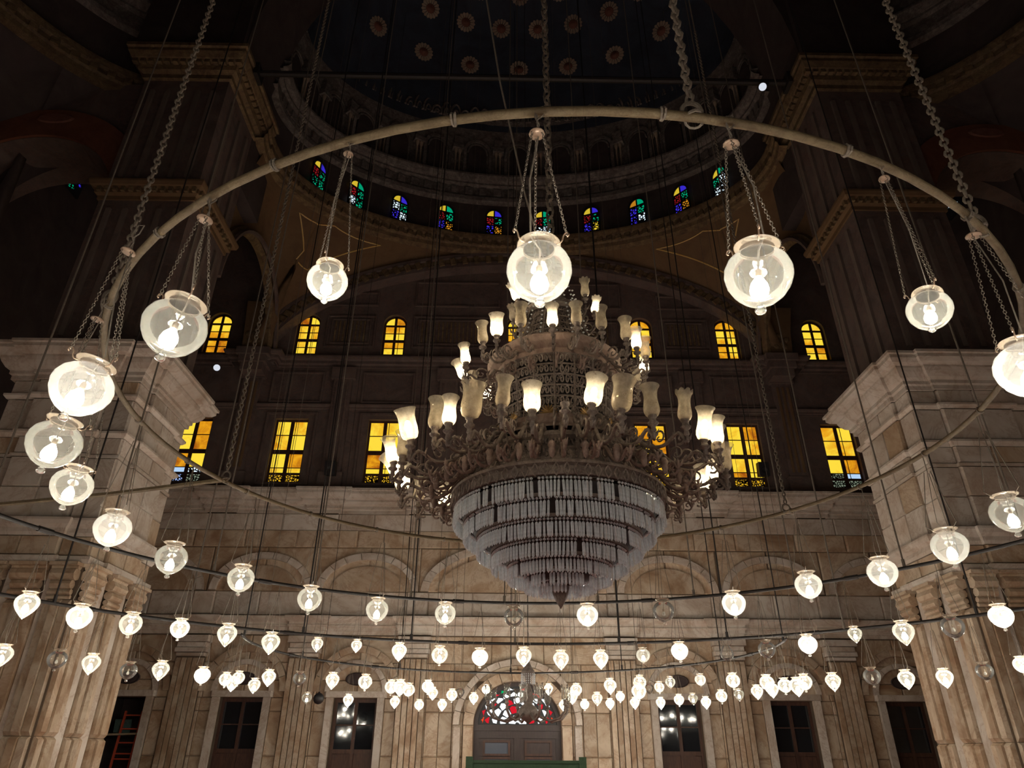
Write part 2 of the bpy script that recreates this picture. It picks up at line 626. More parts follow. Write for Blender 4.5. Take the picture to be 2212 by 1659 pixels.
ENT = [(0, 0), (.06, 0), (.06, .12), (.10, .14), (.10, .26), (.16, .30), (.16, .34), (.12, .36), (.12, .44), (.22, .52), (.28, .58), (.28, .66), (0, .68)]
brk = sym(PIL)
straight_moulding('entablature', WY - .02, 5.62, ENT, breaks=brk, parent=wall_back)
CORN = [(0, 0), (.08, 0), (.08, .14), (.14, .18), (.14, .30), (.24, .36), (.30, .46), (.30, .54), (.42, .60), (.52, .74), (.52, .86), (.56, .88), (.56, .98), (0, 1.0)]
straight_moulding('crown_cornice', WY - .02, 10.42, CORN, breaks=brk, parent=wall_back)


# archivolts cut in voussoirs
def archivolt(parent, cx, cz, a, b_, wd, y, dp, n, name='voussoir', mat='marble', t0=0.0, t1=pi):
    for i in range(n):
        ta, tb = t0 + (t1 - t0) * (i + .02) / n, t0 + (t1 - t0) * (i + .98) / n
        ob(name, MB().arch(cx, cz, a - wd, b_ - wd, a, b_, y - dp * (1 + .06 * (i % 2)), y + .04, 3, ta, tb), mat, parent)


for x in (-14.5, -10.2, -6, 6, 10.2, 14.5):
    archivolt(wall_back, x, 7.27, 2.03, 1.5, .26, WY - .05, .13, 9, mat='marble_grey')
    ob('arch_panel', MB().arch(x, 7.27, .0, .0, 1.45, .98, WY - .11, WY, 16), 'marble', wall_back)
    archivolt(wall_back, x, 3.6, 1.62, 1.62, .24, WY - .05, .16, 9)
    archivolt(wall_back, x, 3.6, 1.16, 1.12, .18, WY - .05, .12, 7, mat='marble_grey')
    for s_ in (-1, 1):
        ob('jamb', SLAB['marble_grey'], parent=wall_back, loc=(x + s_ * .94, WY - .06, 1.75), scale=(.26, .2, 3.5))
    ob('lintel', SLAB['marble_grey'], parent=wall_back, loc=(x, WY - .08, 3.52), scale=(2.3, .24, .22))
    # oval grille in the tympanum
    gv = MB()
    gv.lathe([(0, 0), (.36, 0), (.40, .03), (.44, 0)], 20)
    g_ = ob('oval_vent', gv, 'paint_shadow', wall_back, (x, WY - .14, 4.05), (pi / 2, 0, 0), (1, .52, 1))
for a_, b2, w_ in ((3.85, 2.0, .3),):
    archivolt(wall_back, 0, 7.27, a_, b2, w_, WY - .05, .13, 15, mat='marble_grey')
    ob('arch_panel', MB().arch(0, 7.27, 0, 0, 3.2, 1.5, WY - .11, WY, 20), 'marble', wall_back)
# door surround
archivolt(wall_back, 0, 2.53, 1.98, 1.85, .36, WY - .05, .2, 13)
archivolt(wall_back, 0, 2.53, 2.35, 2.24, .22, WY - .05, .28, 15, mat='marble_grey')
for s_ in (-1, 1):
    ob('door_jamb', SLAB['marble'], parent=wall_back, loc=(s_ * 1.8, WY - .1, 1.27), scale=(.36, .26, 2.5))
    ob('door_jamb', SLAB['marble_grey'], parent=wall_back, loc=(s_ * 2.2, WY - .14, 1.27), scale=(.26, .3, 2.5))

# ---- ground-floor windows
wn = 0
GW_G = MB().box(-.5, .5, -.01, .01, -.5, .5).mesh('pane')
GW_G.materials.append(MATS['window_glass_dark'])
for x in BAYS:
    if x == 0 or x == -14.5:
        continue
    wn += 1
    fr = MB()
    y = WY + .3
    for xx in (-.76, 0, .76):
        fr.box(xx - .06, xx + .06, y - .06, y + .06, 0, 3.4)
    for zz in (3.34, 1.66, .12):
        fr.box(-.7, .7, y - .05, y + .05, zz - .07, zz + .07)
    wo = ob('window_%d' % wn, fr, 'dark_wood', loc=(x, 0, 0), kind='structure')
    for sx in (-.38, .38):
        for (z0, z1) in ((1.73, 2.5), (2.54, 3.27)):
            ob('pane', GW_G, parent=wo, loc=(sx, y + .01, (z0 + z1) / 2), scale=(.64, 1, z1 - z0),
               rot=(random.uniform(-.02, .02), 0, random.uniform(-.015, .015)))
        ob('glazing_bar', MB().box(-.32, .32, -.02, .02, -.02, .02), 'dark_wood', wo, (sx, y, 2.52))
        ob('lower_panel', MB().box(-.32, .32, -.02, .02, -.72, .72), 'dark_wood', wo, (sx, y + .02, .86))

# ---- amber windows, two storeys
PANE = MB().box(-.5, .5, -.008, .008, -.5, .5).mesh('pane')
PANE.materials.append(MATS['amber'])
GRL = MB().box(-.5, .5, -.008, .008, -.5, .5).mesh('grille')
GRL.materials.append(MATS['amber_grille'])


def quarter(sg, r, h):
    n = 7
    pts = [(0, 0)] + [(sg * r * cos(pi / 2 * i / n), h * sin(pi / 2 * i / n)) for i in range(n + 1)]
    return MB().extrude_xz(pts, -.008, .008)


QM = {}
for s_ in (-1, 1):
    QM[s_] = quarter(s_, .46, .42).mesh('arched_pane')
    QM[s_].materials.append(MATS['amber'])
for bi, x in enumerate(BAYS):
    # lower, square-headed
    wn += 1
    y = WY + .38
    fr = MB()
    for xx, ww in ((-.71, .05), (0, .08), (.71, .05)):
        fr.box(xx - ww, xx + ww, y - .05, y + .05, 11.9, 14.92)
    for zz, hh in ((14.88, .05), (13.36, .10), (12.33, .05), (11.93, .04)):
        fr.box(-.7, .7, y - .045, y + .045, zz - hh, zz + hh)
    wo = ob('window_%d' % wn, fr, 'dark_wood', loc=(x, 0, 0), kind='structure')
    last = bi in (0, 6)
    for sx in (-.36, .36):
        for k_, (z0, z1) in enumerate(((14.18, 14.83), (13.44, 14.15), (12.62, 13.28), (12.38, 12.60))):
            pn = ob('pane', PANE, parent=wo, loc=(sx, y, (z0 + z1) / 2), scale=(.61, 1, z1 - z0))
            if last and k_ == 3:
                matvar(pn, 'sky_pane' if (bi == 0) == (sx < 0) else 'stain_grille_white' if bi == 0 else 'pale_grille')
        ob('glazing_bar', MB().box(-.3, .3, -.02, .02, -.016, .016), 'dark_wood', wo, (sx, y - .03, 14.165))
        ob('glazing_bar', MB().box(-.3, .3, -.02, .02, -.014, .014), 'dark_wood', wo, (sx, y - .03, 12.61))
        g_ = ob('grille', GRL, parent=wo, loc=(sx, y, 12.12), scale=(.58, 1, .32))
        if last:
            matvar(g_, 'sky_grille' if (bi == 0 and sx < 0) else 'pale_grille')
    if bi in (1, 2, 6):
        ob('storm_bar', MB().box(-.012, .012, -.01, .01, -1.25, 1.25), 'dark_wood', wo, (.18, y - .09, 13.6))
    # upper, round-headed
    wn += 1
    fr = MB()
    for xx, ww in ((-.51, .05), (0, .06), (.51, .05)):
        fr.box(xx - ww, xx + ww, y - .05, y + .05, 18.35, 20.1 if xx else 20.6)
    for zz, hh in ((20.07, .05), (19.2, .075), (18.38, .04)):
        fr.box(-.5, .5, y - .045, y + .045, zz - hh, zz + hh)
    fr.arch(0, 20.1, .47, .43, .57, .54, y - .05, y + .05, 14)
    wo = ob('window_%d' % wn, fr, 'dark_wood', loc=(x, 0, 0), kind='structure')
    for sx in (-1, 1):
        ob('arched_pane', QM[sx], parent=wo, loc=(sx * .03, y, 20.12))
        for (z0, z1) in ((19.65, 20.02), (19.27, 19.62), (18.81, 19.14), (18.42, 18.78)):
            ob('pane', PANE, parent=wo, loc=(sx * .25, y, (z0 + z1) / 2), scale=(.42, 1, z1 - z0))
        for zz in (19.635, 18.795):
            ob('glazing_bar', MB().box(-.21, .21, -.02, .02, -.014, .014), 'dark_wood', wo, (sx * .25, y - .03, zz))
    if bi in (1, 2):
        ob('storm_bar', MB().box(-.012, .012, -.01, .01, -.85, .85), 'dark_wood', wo, (.2, y - .09, 19.2))

# ---- door with stained lunette
y = WY + .25
df = MB()
for xx, ww in ((-1.5, .1), (0, .12), (1.5, .1)):
    df.box(xx - ww, xx + ww, y - .07, y + .07, 0, 2.45)
df.box(-1.6, 1.6, y - .12, y + .08, 2.36, 2.56)
df.box(-1.5, 1.5, y - .08, y + .06, 2.12, 2.36)
df.box(-1.4, 1.4, y - .05, y + .05, 0, .2)
df.arch(0, 2.55, 1.46, 1.32, 1.6, 1.46, y - .08, y + .08, 20)
door = ob('door_1', df, 'door_wood', kind='structure')
for sx in (-.76, .76):
    lf = ob('leaf', MB().box(-.64, .64, -.03, .03, .2, 2.12), 'door_wood', door, (sx, y, 0))
    for k_, (z0, z1) in enumerate(((1.62, 1.98), (1.12, 1.45), (.35, 1.0))):
        ob('panel', MB().box(-.42, .42, -.02, .02, -.5, .5), 'door_panel_pale' if (sx < 0 or k_ == 1) else 'door_wood', lf, (0, -.035, (z0 + z1) / 2), None, (1, 1, z1 - z0))
        fm = MB()
        hz = (z1 - z0) / 2
        for (xa, xb, za, zb) in ((-.5, .5, hz, hz + .07), (-.5, .5, -hz - .07, -hz), (-.5, -.42, -hz, hz), (.42, .5, -hz, hz)):
            fm.box(xa, xb, -.09, .02, za, zb)
        ob('panel_moulding', fm, 'dark_wood', lf, (0, -.03, (z0 + z1) / 2))
# lunette panes: irregular leaded cells in half rings
wn += 1
lun = ob('window_%d' % wn, MB().arch(0, 2.57, 0, 0, 1.46, 1.32, y + .02, y + .04, 20), 'black_plastic', kind='structure')
rl = random.Random(3)
rings_ = [(0.04, .40, 4), (.40, .72, 6), (.72, 1.02, 9), (1.02, 1.25, 12), (1.25, 1.42, 15)]
for ri, (r0, r1, n) in enumerate(rings_):
    off = rl.uniform(-.3, .3)
    for i in range(n):
        ta, tb = pi * (i + .05) / n, pi * (i + .95) / n
        rr0, rr1 = r0 + .02 + rl.uniform(0, .03), r1 - .02 - rl.uniform(0, .05)
        pts = []
        for t, q in ((ta, rr0), (tb, rr0), (tb + rl.uniform(-.05, .02), rr1 * .94), ((ta + tb) / 2 + rl.uniform(-.04, .04), rr1), (ta + rl.uniform(-.02, .05), rr1 * .92)):
            pts.append((q * cos(t), q * .905 * sin(t)))
        mid = (ta + tb) / 2
        side = abs(cos(mid))
        if ri == 3 and (.62 < side < .80 or side > .95):
            mt = 'lunette_red'
        elif ri == 1 and i % 3 == 0:
            mt = 'lunette_red'
        elif ri == 2 and .3 < side < .52:
            mt = 'lunette_red' if rl.random() < .6 else 'lunette_white'
        elif ri == 4 and i == 9:
            mt = 'lunette_green'
        elif ri == 4 and (rl.random() < .35 or i in (0, 14)):
            mt = 'lunette_orange' if i in (0, 14) else 'lunette_red'
        elif ri == 4 and 3 < i < 12 and rl.random() < .5:
            continue
        else:
            mt = 'lunette_white'
        ob('leaded_pane', MB().extrude_xz(pts, -.01, .01), mt, lun, (0, y - .0, 2.59))

# ---- upper back wall relief
DENT = [(0, 0), (.05, 0), (.05, .12), (.14, .16), (.14, .30), (.22, .34), (.26, .44), (.26, .52), (0, .54)]
straight_moulding('string_course', WY + .14, 17.55, [(o * 1.3, h) for o, h in DENT], breaks=[-12.3, 12.3], bw=1.0, bd=.5, mat='paint_dark', parent=wall_up)
straight_moulding('string_course', WY + .14, 15.3, [(o * .6, h * .6) for o, h in DENT], mat='paint_dark', parent=wall_up)
straight_moulding('ledge', WY + .14, 11.42, [(0, 0), (.2, 0), (.2, .18), (0, .22)], mat='paint_dark', parent=wall_up)
DBOX = UNIT.mesh('dentil')
DBOX.materials.append(MATS['gilt_ornament'])
for i in range(92):
    x = -19.1 + i * .42
    ob('dentil', DBOX, parent=wall_up, loc=(x, WY - .12, 18.0), scale=(.2, .12, .14))
for x in (-12.3, -8.1, -3.2, 3.2, 8.1, 12.3):
    pm = MB()
    pm.box(-.42, .42, WY - .02, WY + .16, 11.6, 17.5)
    pm.box(-.56, .56, WY - .10, WY + .16, 16.9, 17.5)
    pm.box(-.52, .52, WY - .08, WY + .16, 11.6, 12.3)
    ob('upper_pilaster', pm, 'paint_dark', wall_up, (x, 0, 0))
    for i in range(3):
        ob('flute', UNIT.mesh('flute'), 'paint_ochre' if abs(x) > 9 else 'paint_dark', wall_up, (x - .24 + .24 * i, WY - .03, 14.6), None, (.10, .06, 4.2))


def frame_relief(x0, x1, z0, z1, y, t=.07, mat='paint_dark', nm='panel_frame'):
    f_ = MB()
    for (a, b2, c, d) in ((x0, x1, z0, z0 + t), (x0, x1, z1 - t, z1), (x0, x0 + t, z0 + t, z1 - t), (x1 - t, x1, z0 + t, z1 - t)):
        f_.box(a, b2, y - .06, y + .02, c, d)
    return ob(nm, f_, mat, wall_up)


for xa, xb in ((-9.3, -6.9), (-5.1, -.9), (.9, 5.1), (6.9, 9.3)):
    frame_relief(xa, xb, 18.7, 20.5, WY + .12)
    frame_relief(xa + .25, xb - .25, 18.9, 20.3, WY + .12, .05)
    k_ = int((xb - xa - .8) / .2)
    for i in range(k_):
        ob('reed', DBOX, parent=wall_up, loc=(xa + .45 + .2 * i, WY + .1, 19.6), scale=(.07, .06, 1.15))
    frame_relief(xa, xb, 21.1, 22.6 if abs(xa + xb) < 8 else 21.9, WY + .12)
for x in (-10.2, -6, 0, 6, 10.2):
    frame_relief(x - 1.15, x + 1.15, 11.75, 15.2, WY + .12, .1)
    frame_relief(x - 1.2, x + 1.2, 15.7, 17.3, WY + .12, .08)

# ---- great arch over the back wall, pendentives, drum and half dome
AA, AB, AZ = 12.0, 6.0, 17.3          # arch ellipse
DC, DA, DB = 21.3, 10.9, 6.1           # drum plan ellipse


def drum(phi, k=0.0):
    return Vector(((DA + k) * sin(phi), DC + (DB + k) * cos(phi), 0))


def exedra(tag, parent_mat=None, detail=True):
    """vault zone above the windows; returns list of top-level structure objects"""
    tops = []
    # archivolt of the great arch
    av = ob('trim_great_arch' + tag, MB().arch(0, AZ, AA, AB, AA + .25, AB + .25, 27.5, WY + .16, 48), 'paint_dark', kind='structure')
    tops.append(av)
    vb = MB().box(-.13, .13, -.09, .09, -.2, .2).mesh('ornament_block')
    vb.materials.append(MATS['gilt_ornament'])
    n = 64 if detail else 40
    for i in range(n):
        t = pi * (i + .5) / n
        o_ = ob('ornament_block', vb, parent=av, loc=((AA + .35) * cos(t), 27.52, AZ + (AB + .35) * sin(t)), rot=(0, pi / 2 - t, 0))
    ob('arch_band', MB().arch(0, AZ, AA + .02, AB + .02, AA + .7, AB + .62, 27.58, 27.9, 48), 'paint_ochre' if False else 'gilt_ornament', av)
    ob('arch_moulding', MB().arch(0, AZ, AA + .66, AB + .58, AA + .86, AB + .76, 27.45, 27.9, 48), 'paint_dark', av)
    # lower boundary of the pendentive
    low = []
    for i in range(25):
        t = pi / 2 * (1 - i / 24)
        low.append((i / 24 * .5, Vector(((AA + .8) * cos(t), 27.6, AZ + (AB + .7) * sin(t)))))
    for i in range(1, 25):
        t = pi * i / 24
        low.append((.5 + .5 * i / 24, Vector((AA - .3, 24.2 + 3.4 * cos(t), AZ + 4.2 * sin(t)))))
    ZT = 24.35

    def top(s_):
        ph = rad(0 + 56 * s_ / .5) if s_ < .5 else rad(56 + 36 * (s_ - .5) / .5)
        q = drum(ph, -.05)
        q.z = ZT + .12
        return q

    def patch(s_, v):
        for i in range(len(low) - 1):
            if low[i][0] <= s_ <= low[i + 1][0] + 1e-6:
                k = (s_ - low[i][0]) / (low[i + 1][0] - low[i][0])
                a = low[i][1].lerp(low[i + 1][1], k)
                break
        b2 = top(s_)
        c = a.lerp(b2, v)
        # hollow it a little, as a sphere would be
        h = .35 * sin(pi * v) * min(1, (b2 - a).length / 4)
        c += Vector((c.x, c.y - DC, 0)).normalized() * h
        return c
    for sg in (1, -1):
        pm = MB()
        rows = 6
        for (s_, q) in low:
            for j in range(rows + 1):
                c = patch(s_, j / rows)
                pm.v.append((c.x * sg, c.y, c.z))
        for i in range(len(low) - 1):
            for j in range(rows):
                a = i * (rows + 1) + j
                pm.f.append((a, a + rows + 1, a + rows + 2, a + 1))
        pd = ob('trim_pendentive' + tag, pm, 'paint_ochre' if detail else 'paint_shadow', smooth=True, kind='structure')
        tops.append(pd)
        if detail:
            def line(ctrl):
                pts = []
                for k in range(len(ctrl) - 1):
                    (sa, va), (sb, vb_) = ctrl[k], ctrl[k + 1]
                    for j in range(10):
                        c = patch(sa + (sb - sa) * j / 10, va + (vb_ - va) * j / 10)
                        c -= Vector((c.x, c.y - DC, 0)).normalized() * .04
                        pts.append((c.x * sg, c.y, c.z))
                return pts
            ob('gilt_line', MB().tube(line([(.29, .79), (.45, .90), (.62, .83), (.42, .56), (.29, .79)]), .035, 5, closed=True), 'gilt_line', pd)
        # edge ribs along the two arches
        if not detail:
            continue
        rib = [(q.x * sg, q.y - .05, q.z) for s_, q in low if s_ >= .5]
        ob('arch_rib', MB().tube(rib, .22, 6), 'gilt_ornament', pd)
        ob('arch_rib', MB().tube([(x - .35 * sg, y_, z - .05) for x, y_, z in rib], .10, 5), 'paint_dark', pd)
        # corbel where the arches meet
        if detail:
            cb = MB()
            cb.box(-.75, .75, -.55, .55, -.25, .1)
            cb.box(-.62, .62, -.45, .55, -.6, -.25)
            cb.box(-.5, .5, -.35, .55, -1.0, -.6)
            ob('corbel', cb, 'paint_dark', pd, (sg * 12.2, 27.6, 17.95))
            ob('corbel_panel', MB().extrude_xz([(-.5, 0), (.5, 0), (.62, 1.2), (.9, 2.6), (-.7, 2.6), (-.58, 1.2)], -.1, .1), 'paint_ochre', pd, (sg * 12.3, 27.35, 18.1))
            orn = MB()
            orn.lathe([(0, .06), (.2, .04), (.26, 0)], 10)
            for q in range(5):
                orn.lathe([(0, .05), (.11, .03), (.14, 0)], 8, (.33 * cos(q * 1.26 + .3), .33 * sin(q * 1.26 + .3), 0))
            ob('corbel_ornament', orn, 'gilt_ornament', pd, (sg * 12.3, 27.22, 18.75), (pi / 2, 0, 0))
    # gilt cornice ring under the drum
    n = 56
    PH = [rad(-100 + 200 * i / n) for i in range(n + 1)]

    def ringband(nm, prof, mat, par=None, st=False):
        bm_ = MB()
        for ph in PH:
            for (k, z) in prof:
                q = drum(ph, k)
                bm_.v.append((q.x, q.y, z))
        mm = len(prof)
        for i in range(n):
            for j in range(mm - 1):
                a = i * mm + j
                bm_.f.append((a, a + mm, a + mm + 1, a + 1))
        return ob(nm, bm_, mat, par, kind='structure' if st else None)
    rc = ringband('trim_drum_cornice' + tag, [(.3, 23.95), (-.02, 24.0), (-.06, 24.2), (-.14, 24.28), (-.14, 24.5), (-.22, 24.6), (-.26, 24.8), (-.26, 24.9), (.4, 24.95)], 'gilt_ornament', None, True)
    tops.append(rc)
    rb = MB().box(-.14, .14, -.08, .08, -.13, .13).mesh('ornament_block')
    rb.materials.append(MATS['gilt_ornament'])
    n2 = 70 if detail else 36
    for i in range(n2):
        ph = rad(-92 + 184 * (i + .5) / n2)
        q = drum(ph, -.16)
        ob('ornament_block', rb, parent=rc, loc=(q.x, q.y, 24.4), rot=(0, 0, -ph))
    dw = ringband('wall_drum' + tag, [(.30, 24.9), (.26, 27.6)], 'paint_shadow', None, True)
    tops.append(dw)
    st = ringband('trim_drum_frieze' + tag, [(.3, 27.3), (-.05, 27.35), (-.05, 27.6), (.1, 27.7), (.1, 28.35), (-.1, 28.4), (-.1, 28.52), (-.3, 28.6), (-.42, 28.78), (-.42, 28.9), (.3, 28.95)], 'dome_stucco', None, True)
    tops.append(st)
    if detail:
        fb = MB().box(-.2, .2, -.06, .06, -.22, .22).mesh('frieze_block')
        fb.materials.append(MATS['dome_stucco'])
        for i in range(44):
            ph = rad(-88 + 176 * (i + .5) / 44)
            q = drum(ph, .06)
            ob('frieze_block', fb, parent=st, loc=(q.x, q.y, 28.02), rot=(0, 0, -ph))
    aw = ringband('wall_arcade' + tag, [(.2, 28.95), (.1, 31.0), (-.05, 32.6), (-.2, 33.4)], 'dome_stucco', None, True)
    tops.append(aw)
    # half dome shell
    sh = MB()
    na, nb = 48, 16
    for i in range(na + 1):
        ph = rad(-100 + 200 * i / na)
        for j in range(nb + 1):
            th = pi / 2 * j / nb
            sh.v.append((10.4 * sin(ph) * cos(th), DC + 6.0 * cos(ph) * cos(th), 32.5 + 9 * sin(th)))
    for i in range(na):
        for j in range(nb):
            a = i * (nb + 1) + j
            sh.f.append((a, a + nb + 1, a + nb + 2, a + 1))
    cd = ob('ceiling_half_dome' + tag, sh, 'dome_blue', smooth=True, kind='structure')
    tops.append(cd)
    if detail:
        # drum windows
        cols = [('yellow', 'blue', 'red', 'green', 'green', 'green'), ('yellow', 'green', 'red', 'green', 'white', 'green'), ('yellow', 'blue', 'white', 'green', 'blue', 'white'), ('yellow', 'green', 'red', 'green', 'blue', 'orange'),
                ('yellow', 'blue', 'red', 'green', 'blue', 'orange'), ('yellow', 'green', 'red', 'green', 'white', 'white'), ('yellow', 'blue', 'red', 'green', 'blue', 'yellow'), ('orange', 'green', 'blue', 'green', 'blue', 'white'),
                ('yellow', 'blue', 'red', 'green', 'blue', 'orange'), ('yellow', 'green', 'green', 'white', 'white', 'white')]
        global wn
        qs = {s2: quarter(s2, .36, .4) for s2 in (-1, 1)}
        for i in range(10):
            ph = rad((-61, -47, -33.3, -20, -6.6, 6.6, 20, 33.3, 47, 61)[i])
            q = drum(ph, .16)
            wn += 1
            fm = MB()
            for xx in (-.42, 0, .42):
                fm.box(xx - .035, xx + .035, -.04, .04, 25.25, 26.45 if xx else 26.8)
            for zz in (25.27, 25.85, 26.42):
                fm.box(-.42, .42, -.04, .04, zz - .03, zz + .03)
            fm.arch(0, 26.43, .38, .42, .47, .5, -.05, .05, 10)
            wo = ob('window_%d' % wn, fm, 'black_plastic', loc=(q.x, q.y, 0), rot=(0, 0, -ph), kind='structure')
            c6 = cols[i]
            for k, s2 in enumerate((-1, 1)):
                o_ = ob('arched_pane', qs[s2], 'stain_' + c6[k], wo, (s2 * .03, 0, 26.46))
                ob('grille_pane', UNIT, 'stain_grille_' + c6[2 + k], wo, (s2 * .21, 0, 26.12), None, (.36, .02, .48))
                ob('grille_pane', UNIT, 'stain_grille_' + c6[4 + k], wo, (s2 * .21, 0, 25.56), None, (.36, .02, .5))
        # arcade of niches and paired colonnettes
        nar = MB().arch(0, 0, .62, .8, .78, .98, -.08, .05, 14)
        nar.arch(0, 0, .48, .62, .56, .72, -.05, .05, 14)
        nar.box(-.78, -.62, -.08, .05, -1.7, 0)
        nar.box(.62, .78, -.08, .05, -1.7, 0)
        nar = nar.mesh('niche_arch')
        nar.materials.append(MATS['dome_stucco'])
        npn = MB().extrude_xz([(-.5, -1.7), (.5, -1.7), (.5, 0)] + [(.5 * cos(pi * i / 8), .62 * sin(pi * i / 8)) for i in range(1, 8)] + [(-.5, 0)], -.02, .02).mesh('niche_panel')
        npn.materials.append(MATS['paint_shadow'])
        colm = MB().lathe([(.10, 0), (.10, .12), (.055, .16), (.05, 1.5), (.07, 1.55), (.11, 1.72), (.11, 1.8)], 8).mesh('colonnette', True)
        colm.materials.append(MATS['rosette_cream'])
        for i in range(15):
            ph = rad(-84 + 12 * i)
            q = drum(ph, -.02)
            ob('niche_arch', nar, parent=aw, loc=(q.x, q.y, 30.75), rot=(0, 0, -ph))
            ob('niche_panel', npn, parent=aw, loc=(q.x, q.y, 30.75), rot=(0, 0, -ph))
            if i < 14:
                q2 = drum(ph + rad(6), -.15)
                for s2 in (-1, 1):
                    tv = Vector((cos(ph + rad(6)), -sin(ph + rad(6)), 0)) * (.11 * s2)
                    ob('colonnette', colm, parent=aw, loc=(q2.x + tv.x, q2.y + tv.y, 28.95))
                bl = MB().box(-.3, .3, -.15, .2, 0, .3)
                bl.box(-.24, .24, -.1, .2, .3, .9)
                ob('impost_block', bl, 'dome_stucco', aw, (q2.x, q2.y, 30.78), (0, 0, -ph - rad(6)))
        # crest of scrolled stucco along the springing
        cr = MB()
        for i in range(60):
            ph = rad(-88 + 176 * i / 59)
            q = drum(ph, -.22)
            hgt = .5 + .45 * abs(sin(i * 1.05)) + .35 * (abs(ph) / 1.5)
            tv = Vector((cos(ph), -sin(ph), 0))
            cr.tube([(q.x + tv.x * .3 * cos(a), q.y + tv.y * .3 * cos(a), 33.2 + hgt * sin(a)) for a in [pi * k / 8 for k in range(9)]], .07, 5)
            cr.tube([(q.x + tv.x * .16 * cos(a), q.y + tv.y * .16 * cos(a), 33.2 + hgt * .55 * sin(a)) for a in [pi * k / 6 for k in range(7)]], .06, 4)
        ob('stucco_crest', cr, 'dome_stucco', aw, kind='stuff')
        # painted rosettes standing in relief on the vault
        pet = MB()
        np_ = 16
        for k in range(np_):
            a = 2 * pi * k / np_
            d1, d2 = Vector((cos(a), sin(a), 0)), Vector((-sin(a), cos(a), 0))
            pts = [d1 * .26 - d2 * .035, d1 * .48 - d2 * .085, d1 * .55, d1 * .48 + d2 * .085, d1 * .26 + d2 * .035]
            vs_ = [(p_.x, p_.y, .04) for p_ in pts] + [(p_.x, p_.y, 0) for p_ in pts]
            pet.add(vs_, [(0, 1, 2, 3, 4)] + [(i, (i + 1) % 5, 5 + (i + 1) % 5, 5 + i) for i in range(5)])
        pet = pet.mesh('petal_ring')
        pet.materials.append(MATS['rosette_cream'])
        hub = MB().lathe([(0, .10), (.10, .09), (.13, .04), (.22, .05), (.26, 0)], 14).mesh('rosette_hub', True)
        hub.materials.append(MATS['rosette_red'])
        for th, phs in ((29, (-59.5, -37, -18.3, 0, 18.3, 37, 59.5)), (46, (-66, -45, -25.6, -8.5, 8.5, 25.6, 45, 66)), (60.5, (-50, -26, 0, 26, 50))):
            for pd_ in phs:
                ph, t = rad(pd_), rad(th)
                u = Vector((sin(ph) * cos(t), cos(ph) * cos(t), sin(t)))
                pos = Vector((10.4 * u.x, DC + 6.0 * u.y, 32.5 + 9 * u.z))
                nn = -Vector((u.x / 10.4, u.y / 6.0, u.z / 9.0)).normalized()
                qt = nn.to_track_quat('Z', 'Y')
                ro = ob('rosette', pet, parent=cd, loc=pos + nn * .03, rot=qt)
                ob('rosette_hub', hub, parent=ro)
    return tops


exedra('')
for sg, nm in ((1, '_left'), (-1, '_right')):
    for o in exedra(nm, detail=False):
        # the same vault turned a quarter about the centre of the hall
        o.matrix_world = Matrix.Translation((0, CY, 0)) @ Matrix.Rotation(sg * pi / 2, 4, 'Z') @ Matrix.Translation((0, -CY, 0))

# side walls
for sg, nm in ((-1, 'left'), (1, 'right')):
    x = sg * 20.4
    ob('wall_' + nm, MB().box(min(x, x + sg * .4), max(x, x + sg * .4), -14, 28.5, 0, 11.5), 'marble', kind='structure')
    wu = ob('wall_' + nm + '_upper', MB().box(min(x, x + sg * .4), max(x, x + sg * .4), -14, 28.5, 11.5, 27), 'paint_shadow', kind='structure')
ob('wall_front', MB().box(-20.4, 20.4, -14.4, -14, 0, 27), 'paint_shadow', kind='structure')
# stained lights high in the corner bays
SIDEL = ((21.05, 24.05, ('yellow', 'blue', 'red')), (23.3, 24.6, ('red', 'blue', 'green')))
SIDER = ((23.9, 24.6, ('white', 'white', 'white')), (21.7, 24.2, ('yellow', 'blue', 'red')))
for sg in (-1, 1):
    for k_, (yy, zz, cs) in enumerate((SIDEL if sg < 0 else SIDER)):
        wn += 1
        wo = ob('window_%d' % wn, MB().box(-.06, .06, -.55, .55, -.75, .75), 'black_plastic', loc=(sg * 20.3, yy, zz), kind='structure')
        for j, c in enumerate(cs):
            ob('stained_pane', UNIT, ('stain_grille_' if j else 'stain_') + c, wo, (-sg * .07, (-.25, .22, -.15)[j], (.45, -.05, -.5)[j]), (rad(18), 0, 0), (.02, .34, .34))

